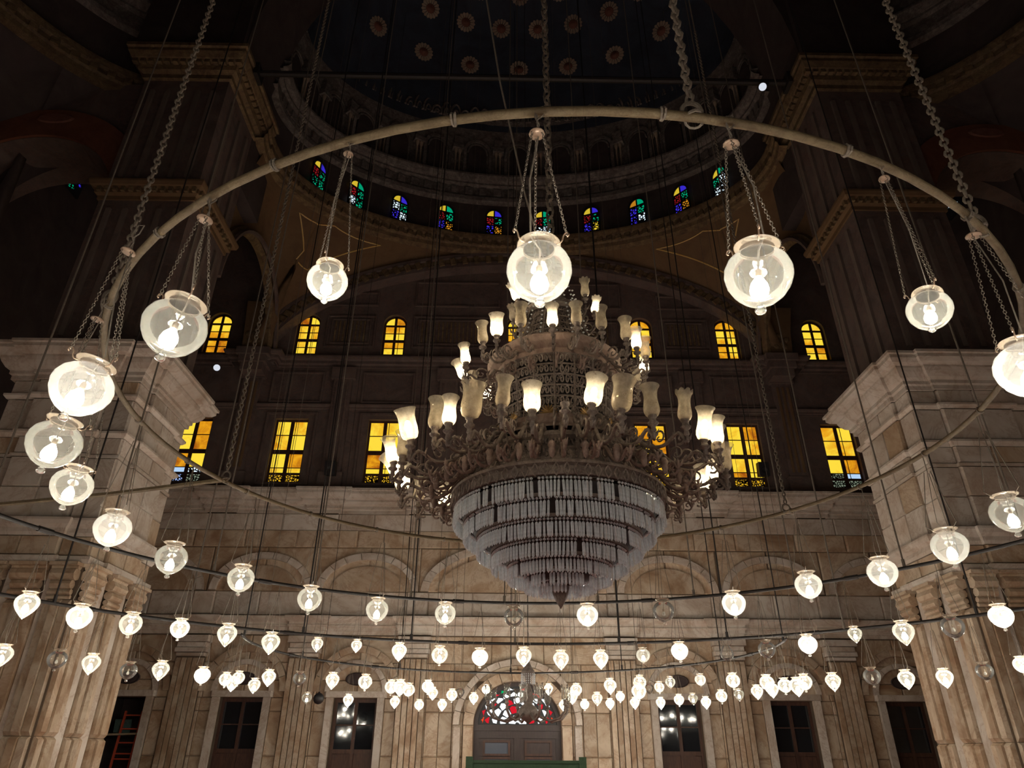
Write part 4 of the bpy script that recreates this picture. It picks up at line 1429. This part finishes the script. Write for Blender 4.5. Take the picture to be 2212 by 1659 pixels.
hoop('bowl_rim', 1.19, 4.07, [(0, 0), (.03, 0), (.03, .04), (.01, .05), (.01, .10), (.05, .12), (.05, .15), (-.04, .17), (-.04, 0)])
hoop('gallery', 1.10, 4.24, [(0, 0), (.02, .02), (-.02, .12), (-.10, .24), (-.16, .26), (-.16, .30), (-.06, .34), (-.08, .40), (-.22, .44)], 'bronze')
hoop('collar_ring', .76, 4.72, [(.2, 0), (.1, .08), (0, .12), (.04, .18), (.02, .24), (-.06, .26)], 'bronze_red')
hoop('mid_crown', .70, 5.76, [(0, -.06), (.06, 0), (.04, .08), (.12, .14), (.16, .2), (.10, .26), (.02, .30), (-.1, .34), (-.2, .4)], 'bronze_red')
hoop('top_crown', .34, 6.72, [(0, 0), (.05, .04), (.04, .1), (-.04, .14), (-.16, .2)], 'bronze')
ob('finial_knob', MB().lathe([(.04, 7.2), (.13, 7.28), (.16, 7.36), (.10, 7.46), (.05, 7.55), (.03, 7.62)], 12), 'bronze', ch)
# cresting round the rim and the gallery
crest = MB().tube([(0, 0, 0), (.02, 0, .03), (.035, 0, .07), (.02, 0, .10), (0, 0, .13), (-.02, 0, .10), (-.035, 0, .07), (-.02, 0, .03)], .010, 4, closed=True).mesh('crest_leaf')
crest.materials.append(MATS['bronze'])
for i in range(72):
    a = 2 * pi * i / 72
    ob('crest_leaf', crest, parent=ch, loc=(1.235 * cos(a), 1.235 * sin(a), 4.05), rot=(0, 0, a + pi / 2))
pend = MB().lathe([(0, -.14), (.02, -.12), (.035, -.07), (.03, -.03), (.045, 0), (.03, .03), (.01, .05)], 8).mesh('pendant_drop', True)
pend.materials.append(MATS['bronze_red'])
for i in range(28):
    a = 2 * pi * (i + .5) / 28
    ob('pendant_drop', pend, parent=ch, loc=(1.46 * cos(a), 1.46 * sin(a), 4.28), rot=(0, 0, a))


# pierced drum: rings of scrolls and hearts on a cone
def filigree(z0, z1, r0, r1, nseg, rows, wire, seed=1):
    fb = MB()

    def pt(a, z):
        k = (z - z0) / (z1 - z0)
        r = r0 + (r1 - r0) * k
        return (r * cos(a), r * sin(a), z)
    da = 2 * pi / nseg
    dz = (z1 - z0) / rows
    for i in range(nseg):
        for j in range(rows):
            a0, zc = i * da + (da / 2 if j % 2 else 0), z0 + dz * (j + .5)
            kind = (i + j) % 3
            w2, h2 = da * .46, dz * .46
            for s2 in (-1, 1):
                pts = []
                for k in range(13):
                    t = k / 12 * 2.6 * pi
                    q = 1 - .75 * k / 12
                    pts.append(pt(a0 + s2 * w2 * (.5 - .5 * q * cos(t)), zc + h2 * q * sin(t) * (1 if kind else -1)))
                fb.tube(pts, wire, 3)
            if kind == 0:
                fb.tube([pt(a0 + w2 * cos(t), zc + h2 * sin(t)) for t in [2 * pi * k / 10 for k in range(10)]], wire * .9, 3, closed=True)
    for j in range(rows + 1):
        z = z0 + dz * j
        fb.tube([pt(2 * pi * k / 64, z) for k in range(64)], wire * 1.2, 4, closed=True)
    for i in range(0, nseg, 2):
        fb.tube([pt(i * da, z0), pt(i * da, (z0 + z1) / 2), pt(i * da, z1)], wire * 1.3, 4)
    return fb


ob('pierced_drum', filigree(4.95, 5.76, .68, .75, 38, 6, .011), 'bronze', ch)
ob('drum_lining', MB().lathe([(.60, 4.93), (.67, 5.78)], 32), 'iron', ch)
ob('pierced_gallery', filigree(4.26, 4.62, 1.12, .96, 44, 2, .012), 'bronze', ch)
ob('pierced_spire', filigree(6.08, 6.80, .50, .28, 26, 6, .010), 'bronze', ch)
ob('spire_lining', MB().lathe([(.43, 6.08), (.22, 6.79)], 24), 'iron', ch)
ob('pierced_top', filigree(6.85, 7.25, .22, .12, 14, 3, .006), 'bronze', ch)
# gilt suns on the lower drum
for i in range(10):
    a = 2 * pi * (i + .2) / 10
    sn = MB()
    for k in range(9):
        t = pi * k / 8
        sn.tube([(0, 0, 0), (.10 * cos(t), 0, .10 * sin(t))], [.02, .006], 4)
    ob('gilt_shell', sn, 'brass', ch, (.72 * cos(a), .72 * sin(a), 5.0), (0, 0, a + pi / 2))
# strings of beads down the spire
bead = MB()
for i in range(16):
    a = 2 * pi * i / 16
    for k in range(14):
        z = 6.15 + k * .075
        r = .54 - .26 * (z - 6.15) / 1.0
        bead.lathe([(0, -.016), (.016, 0), (0, .016)], 5, (r * cos(a), r * sin(a), z))
ob('bead_strings', bead, 'crystal', ch, kind='stuff')

# crystal bowl
BOWL = [(1.19, 4.06, .23), (1.07, 3.89, .22), (.92, 3.72, .21), (.75, 3.56, .20), (.57, 3.43, .19), (.39, 3.33, .18), (.22, 3.27, .16)]


def prism_mesh(ln):
    p_ = MB()
    p_.lathe([(0, .0), (.016, -.012), (.016, -.022), (0, -.034)], 6)
    k = 6
    p_.lathe([(0, -.036), (.013, -.048), (.0165, -.06), (.0165, -ln + .022), (0, -ln)], 4)
    return p_


allp = []
for (r, z, ln) in BOWL:
    n = int(2 * pi * r / .040)
    for i in range(n):
        a = 2 * pi * (i + .5) / n
        if random.random() < .07:
            continue
        allp.append((r, z, ln, a))
vis = sorted(allp, key=lambda t: (abs(math.atan2(sin(t[3] + pi / 2), cos(t[3] + pi / 2))) / (.4 + t[0])))
PM = {}
for k, (r, z, ln, a) in enumerate(vis[:300]):
    if ln not in PM:
        PM[ln] = prism_mesh(ln).mesh('crystal_prism')
        PM[ln].materials.append(MATS['crystal'])
    ob('crystal_prism', PM[ln], parent=ch, loc=(r * cos(a), r * sin(a), z), rot=(random.uniform(-.05, .05), random.uniform(-.05, .05), random.uniform(0, 1.5)))
rest = MB()
for (r, z, ln, a) in vis[300:]:
    pm = prism_mesh(ln)
    t = random.uniform(0, 1.5)
    dx, dy = random.uniform(-.03, .03), random.uniform(-.03, .03)
    rest.add([(r * cos(a) + x * cos(t) - y_ * sin(t) + dx * zz, r * sin(a) + x * sin(t) + y_ * cos(t) + dy * zz, z + zz) for x, y_, zz in pm.v], pm.f)
ob('crystal_prisms', rest, 'crystal', ch, kind='stuff')
for i, (r, z, ln) in enumerate(BOWL[1:]):
    hoop('prism_hoop', r, z, [(-.012, 0), (.018, 0), (.022, .035), (-.016, .035), (-.012, 0)], 'bronze')
ob('bowl_lining', MB().lathe([(r - .05, z - .02) for r, z, l in BOWL] + [(.02, 3.2)], 40), 'iron', ch)
ob('bowl_finial', MB().lathe([(.10, 3.22), (.085, 3.14), (.05, 3.06), (0, 2.98)], 10), 'bronze', ch)

# arms with cups and shades
SHP = [(.035, 0), (.062, .012), (.078, .05), (.080, .09), (.072, .14), (.066, .20), (.070, .26), (.084, .305), (.098, .325), (.100, .33)]
SHB = [(.035, 0), (.075, .02), (.092, .06), (.096, .12), (.090, .18), (.090, .24), (.100, .29), (.118, .33)]
for key, pf, wv in (('shade_flare', SHP, None), ('shade_bell', SHB, None), ('shade_crown', SHP[:-1] + [(.09, .33)], ([len(SHP) - 1], 8, .03, .015))):
    shm(key, MB().lathe(pf, 20 if not wv else 32, wave=wv), 'shade_glass')
shm('shade_bulb', MB().lathe([(0, .19), (.02, .18), (.032, .15), (.03, .10), (.016, .05), (.014, 0)], 8), 'shade_bulb_glow')
shm('cup', MB().lathe([(.012, -.17), (.03, -.15), (.022, -.12), (.026, -.10), (.050, -.085), (.055, -.07), (.034, -.055), (.032, -.02), (.044, -.01), (.046, .015), (.03, .02), (0, .02)], 12), 'bronze')


def arm_mesh(rad0, z0, rad1, z1, curl=1.0, rw=.020):
    """S-scroll from the body out to the cup, in the X-Z plane"""
    a = MB()
    d = rad1 - rad0
    base = min(z0, z1)
    ctrl = [(rad0, z0), (rad0 + .12 * d, z0 + .10), (rad0 + .30 * d, z0 + .06), (rad0 + .48 * d, base - .10), (rad0 + .70 * d, base - .17), (rad0 + .90 * d, base - .10), (rad1 - .005, z1 - .24), (rad1, z1 - .15)]
    pts = []
    for i in range(len(ctrl) - 1):
        p0, p1, p2, p3 = ctrl[max(0, i - 1)], ctrl[i], ctrl[i + 1], ctrl[min(len(ctrl) - 1, i + 2)]
        for k in range(4):
            t = k / 4
            pts.append(tuple(.5 * ((2 * p1[c]) + (-p0[c] + p2[c]) * t + (2 * p0[c] - 5 * p1[c] + 4 * p2[c] - p3[c]) * t * t + (-p0[c] + 3 * p1[c] - 3 * p2[c] + p3[c]) * t ** 3) for c in (0, 1)))
    pts.append(ctrl[-1])
    a.tube([(x, 0, z) for x, z in pts], [rw * (1.25 - .45 * i / len(pts)) for i in range(len(pts))], 6)
    # curls
    for (cx, cz, r, s2, st) in ((rad0 + .32 * d, base + .02, .10, 1, 1.2), (rad0 + .66 * d, base - .07, .085, -1, 2.6), (rad0 + .92 * d, base - .17, .06, 1, 4.0), (rad0 + .15 * d, base - .06, .07, -1, 0)):
        sp = [(cx + r * (1 - k / 18) * cos(st + s2 * k * .45), 0, cz + r * (1 - k / 18) * sin(st + s2 * k * .45)) for k in range(17)]
        a.tube(sp, [.013 - .0004 * k for k in range(17)], 5)
    # leaf tips
    for (cx, cz, an) in ((rad0 + .5 * d, base - .12, 1.2), (rad0 + .8 * d, base - .15, .9), (rad0 + .3 * d, base + .1, 1.8), (rad1 - .02, z1 - .22, .4)):
        a.tube([(cx, 0, cz), (cx + .05 * cos(an), .012, cz + .05 * sin(an)), (cx + .10 * cos(an + .5), .03, cz + .10 * sin(an + .5))], [.018, .015, .003], 4)
    return a


ARM = {}


def arm(tier, ang, lit, form='shade_flare', size=1.0, tout=0.0, tside=0.0, dr=0.0, dz=0.0, shade=True):
    rad0, z0, rad1, z1 = {1: (.92, 4.55, 1.92, 4.46), 2: (.56, 5.86, 1.14, 5.88), 3: (.28, 6.66, .56, 6.84)}[tier]
    rad1 += dr
    z1 += dz
    key = (tier, round(dr, 2), round(dz, 2))
    if key not in ARM:
        ARM[key] = arm_mesh(rad0, z0, rad1, z1, 1, .020 if tier == 1 else .016).mesh('arm', True)
        ARM[key].materials.append(MATS['bronze'])
    th = rad(ang) - pi / 2     # 0 = towards the camera side, positive to the right
    A = ob('arm', ARM[key], parent=ch, rot=(0, 0, th))
    cs = {1: 1.0, 2: .86, 3: .72}[tier]
    loc = Vector((rad1, 0, z1))
    ob('cup', SH['cup'], parent=A, loc=loc, scale=cs)
    if not shade:
        return A
    # tilt seen as degrees: outward (radial) and sideways
    qt = Quaternion((0, 1, 0), rad(tout)) @ Quaternion((1, 0, 0), rad(tside))
    s_ = ob('shade', SH[form], parent=A, loc=loc, rot=qt, scale=cs * size)
    if lit:
        ob('bulb', SH['shade_bulb'], parent=A, loc=loc, rot=qt, scale=cs * size * 1.1)
        lo = bpy.data.objects.new('shade_bulb_light', LIGHT_S)
        COL.objects.link(lo)
        lo.parent = A
        lo.location = loc + qt @ Vector((0, 0, .15 * cs * size))
    return A


T1 = [(-102, 1, 'shade_bell', 1, 5, 0), (-90, 1, 'shade_bell', .95, 34, 0), (-80, 1, 'shade_flare', .95, 16, 0), (-69, 0, 'shade_flare', .9, 4, 0), (-57, 1, 'shade_bell', 1.02, 20, -6), (-46, 0, 'shade_flare', 1, -2, 0),
      (-38, 1, 'shade_flare', .92, -2, 0), (-31.5, 0, 'shade_bell', 1.1, 8, -12), (-20, 0, 'shade_flare', .92, 2, -6), (-11.5, 1, 'shade_bell', .88, 0, 0), (-2, 0, None, 1, 0, 0), (6, 1, 'shade_bell', .95, 0, -12), (14, 0, 'shade_bell', 1.05, 0, -10), (25.5, 0, 'shade_flare', 1.0, 0, 0),
      (37, 0, 'shade_crown', .9, 6, 0), (50, 1, 'shade_flare', 1.05, 12, 4), (57, 1, 'shade_flare', .9, 6, 0), (67, 0, 'shade_flare', .95, 6, 0), (79, 0, 'shade_flare', .95, 8, 0), (92, 1, 'shade_flare', .95, 5, 0), (104, 1, 'shade_bell', .95, 4, 0),
      (118, 0, 'shade_flare', .95, 0, 0), (132, 1, 'shade_flare', .95, 0, 0), (146, 1, 'shade_bell', .95, 0, 0), (160, 0, 'shade_flare', .95, 0, 0), (174, 1, 'shade_flare', .95, 0, 0), (188, 1, 'shade_bell', .95, 0, 0), (202, 0, 'shade_flare', .95, 0, 0), (216, 1, 'shade_flare', .95, 0, 0), (230, 1, 'shade_bell', .95, 0, 0), (244, 0, 'shade_flare', .95, 0, 0)]
for i, (a, lit, f, s_, to, ts) in enumerate(T1):
    arm(1, a, lit, f or 'shade_flare', s_, to, ts, -.06 * (i % 2), .03 * (i % 3), shade=f is not None)
T2 = [(-112, 0, 'shade_flare', .9, 0, 0), (-97, 1, 'shade_flare', .95, 24, 0), (-80, 1, 'shade_flare', .95, 8, 0), (-50, 0, 'shade_flare', .95, 6, 0), (-40, 1, 'shade_bell', .95, 12, -8), (-23, 0, 'shade_flare', 1, 0, 0), (-5, 1, 'shade_flare', .98, 0, 0), (8.5, 0, 'shade_flare', .95, 0, 0), (24.5, 0, 'shade_flare', 1, 0, 0),
      (42, 0, 'shade_flare', 1, 0, 0), (56, 1, 'shade_flare', .95, 2, 0), (70, 0, 'shade_flare', .95, 2, 0), (86, 1, 'shade_flare', .95, 4, 0), (106, 0, 'shade_flare', .95, 0, 0), (130, 1, 'shade_flare', .95, 0, 0), (155, 0, 'shade_flare', .95, 0, 0), (180, 1, 'shade_flare', .95, 0, 0), (205, 0, 'shade_flare', .95, 0, 0), (230, 1, 'shade_flare', .95, 0, 0)]
for i, (a, lit, f, s_, to, ts) in enumerate(T2):
    arm(2, a, lit, f, s_, to, ts, .03 * (i % 2), .02 * (i % 3))
T3 = [(-60, 1, 'shade_crown', .95, 24, 0), (45, 0, 'shade_crown', 1.0, 0, 0), (88, 1, 'shade_crown', .95, 10, 0), (135, 0, 'shade_crown', .95, 0, 0), (180, 1, 'shade_crown', .95, 0, 0), (-110, 0, 'shade_crown', .95, 6, 0), (-10, 0, 'shade_crown', .95, 0, 0)]
for i, (a, lit, f, s_, to, ts) in enumerate(T3):
    arm(3, a, lit, f, s_, to, ts)
# secondary scrolls that thicken the lower tier
scr = MB()
for k in range(20):
    pass
sc = arm_mesh(.95, 4.36, 1.6, 4.42, 1, .018).mesh('scroll', True)
sc.materials.append(MATS['bronze_red'])
for i in range(30):
    ob('scroll', sc, parent=ch, rot=(0, 0, 2 * pi * (i + .35) / 30))
sc2 = arm_mesh(.55, 5.72, .92, 5.78, 1, .014).mesh('scroll', True)
sc2.materials.append(MATS['bronze_red'])
for i in range(18):
    ob('scroll', sc2, parent=ch, rot=(0, 0, 2 * pi * (i + .35) / 18))
sc3 = arm_mesh(.66, 4.9, 1.05, 4.95, 1, .014).mesh('scroll', True)
sc3.materials.append(MATS['bronze'])
for i in range(22):
    ob('scroll', sc3, parent=ch, rot=(0, 0, 2 * pi * (i + .15) / 22))

# ================================================================== OTHER THINGS
# small glass chandelier before the door
sg_ = ob('glass_chandelier', None, loc=(.05, 18.3, 0), label='small clear glass chandelier with curled arms hanging before the arched door', cat='chandelier')
ob('stem', MB().lathe([(.03, 3.75), (.05, 3.6), (.10, 3.5), (.16, 3.42), (.17, 3.36), (.08, 3.3), (.05, 3.1), (.11, 2.95), (.14, 2.8), (.10, 2.68), (.20, 2.6), (.26, 2.5), (.22, 2.38), (.08, 2.3), (0, 2.24)], 14), 'bronze', sg_, smooth=True)
bs = MB()
for i in range(20):
    a = 2 * pi * i / 20
    for k in range(5):
        bs.lathe([(0, -.025), (.014, 0), (0, .025)], 5, (.17 * cos(a), .17 * sin(a), 3.34 - .05 * k))
ob('bead_fringe', bs, 'crystal', sg_, kind='stuff')
ob('suspension_cable', MB().tube([(0, 0, 3.7), (0, 0, ceil_z(.05, 18.3))], .012, 5), 'iron', sg_)
am = MB().tube([(.15, 0, 2.5), (.35, 0, 2.38), (.6, 0, 2.3), (.85, 0, 2.36), (.98, 0, 2.5), (1.0, 0, 2.66)], .03, 6).mesh('arm', True)
am.materials.append(MATS['bronze'])
for i in range(8):
    A = ob('arm', am, parent=sg_, rot=(0, 0, 2 * pi * (i + .3) / 8))
    ob('cup', SH['cup'], parent=A, loc=(1.0, 0, 2.72), scale=1.1)
    matvar(ob('shade', SH['shade_flare'], parent=A, loc=(1.0, 0, 2.74), scale=1.05), 'lamp_glass')
for i in range(3):
    a = 2 * pi * i / 3
    matvar(ob('inner_shade', SH['shade_flare'], parent=sg_, loc=(.22 * cos(a), .22 * sin(a), 2.72), scale=1.2), 'lamp_glass_hazy')

# ladder, plank and boards in the dark doorway
ld = ob('stepladder', None, loc=(-14.2, 28.12, 0), label='red metal ladder standing in the dark doorway', cat='ladder')
for s_ in (-1, 1):
    ob('rail', MB().box(-.028, .028, -.04, .04, 0, 2.95), 'red_paint', ld, (s_ * .33, 0, 0), (rad(-4), rad(-s_ * .5), 0))
for zz in (.35, .7, 1.05, 1.38, 1.55, 1.9, 2.35, 2.8):
    ob('rung', MB().box(-.33, .33, -.03, .03, -.022, .022), 'red_paint', ld, (0, .07 * zz, zz))
ob('plank', MB().box(-.75, .75, -.15, .15, -.03, .03), 'plank_wood', loc=(-14.15, 28.22, 2.18), rot=(0, rad(-2), rad(4)), label='short pale plank resting across the red ladder', cat='plank')
ob('board', MB().box(-.3, .3, -.02, .02, -.22, .22), 'tarp', loc=(-14.55, 28.42, 2.45), rot=(rad(8), 0, 0), label='dull teal sheet propped behind the red ladder', cat='sheet')
# dark ball
bl = ob('dark_ball', MB().lathe([(0, -.17), (.09, -.145), (.15, -.08), (.17, 0), (.15, .08), (.09, .145), (.03, .17), (.03, .2)], 18), 'black_plastic', smooth=True, loc=(-6.41, 24.0, 3.13), label='black ball hanging on a thin cable by the wall', cat='ball')
ob('cable', MB().tube([(0, 0, .18), (0, 0, ceil_z(-6.41, 24) - 3.0)], .008, 4), 'iron', bl)
# green screen
gs = ob('green_screen', None, loc=(.05, 20.0, 0), label='dark green cloth screen with raised corners standing before the door', cat='screen')
ob('cloth', MB().extrude_xz([(-1.45, 0), (1.45, 0), (1.45, 1.44), (-1.45, 1.44)], -.03, .03), 'green_cloth', gs)
for s_ in (-1, 1):
    ob('post', MB().box(-.09, .09, -.06, .06, 0, 1.55), 'green_cloth', gs, (s_ * 1.45, 0, 0))
ob('top_rail', MB().box(-1.4, 1.4, -.05, .05, 1.4, 1.47), 'green_cloth', gs)
# floodlights and loudspeakers
for (x, y, z, tgt, lb) in ((-13.9, 27.6, 17.2, (0, 7, 6), 'small white floodlight fixed to the upper wall beside the end window'), (9.4, 17.98, 24.73, (0, 8, 10), 'small white floodlight clamped under the iron tie rod')):
    d = (Vector(tgt) - Vector((x, y, z))).to_track_quat('Z', 'Y')
    fo = ob('floodlight', MB().lathe([(0, -.18), (.10, -.17), (.14, -.1), (.17, .06), (.18, .1), (.15, .1)], 14), 'black_plastic', loc=(x, y, z), rot=d, label=lb, cat='floodlight')
    ob('lens', MB().lathe([(0, .09), (.15, .09)], 14), 'spot_glow', fo)
    ob('bracket', MB().tube([(.17, 0, 0), (.2, 0, -.15), (0, 0, -.32), (-.2, 0, -.15), (-.17, 0, 0)], .02, 5), 'black_plastic', fo)
for (x, z, lb) in ((10.55, 12.45, 'black loudspeaker box standing on the ledge in front of the amber window'), (-8.0, 12.3, 'black loudspeaker box on the ledge between two amber windows')):
    sp = ob('loudspeaker', MB().box(-.22, .22, -.16, .16, -.3, .3), 'black_plastic', loc=(x, 27.55, z), rot=(rad(8), 0, 0), label=lb, cat='loudspeaker')
    ob('cone', MB().lathe([(.02, -.02), (.13, .02), (.15, .02)], 14), 'black_plastic', sp, (0, -.18, -.08), (pi / 2, 0, 0))
    ob('bracket', MB().tube([(0, .1, -.3), (0, .16, -.62)], .025, 6), 'iron', sp)
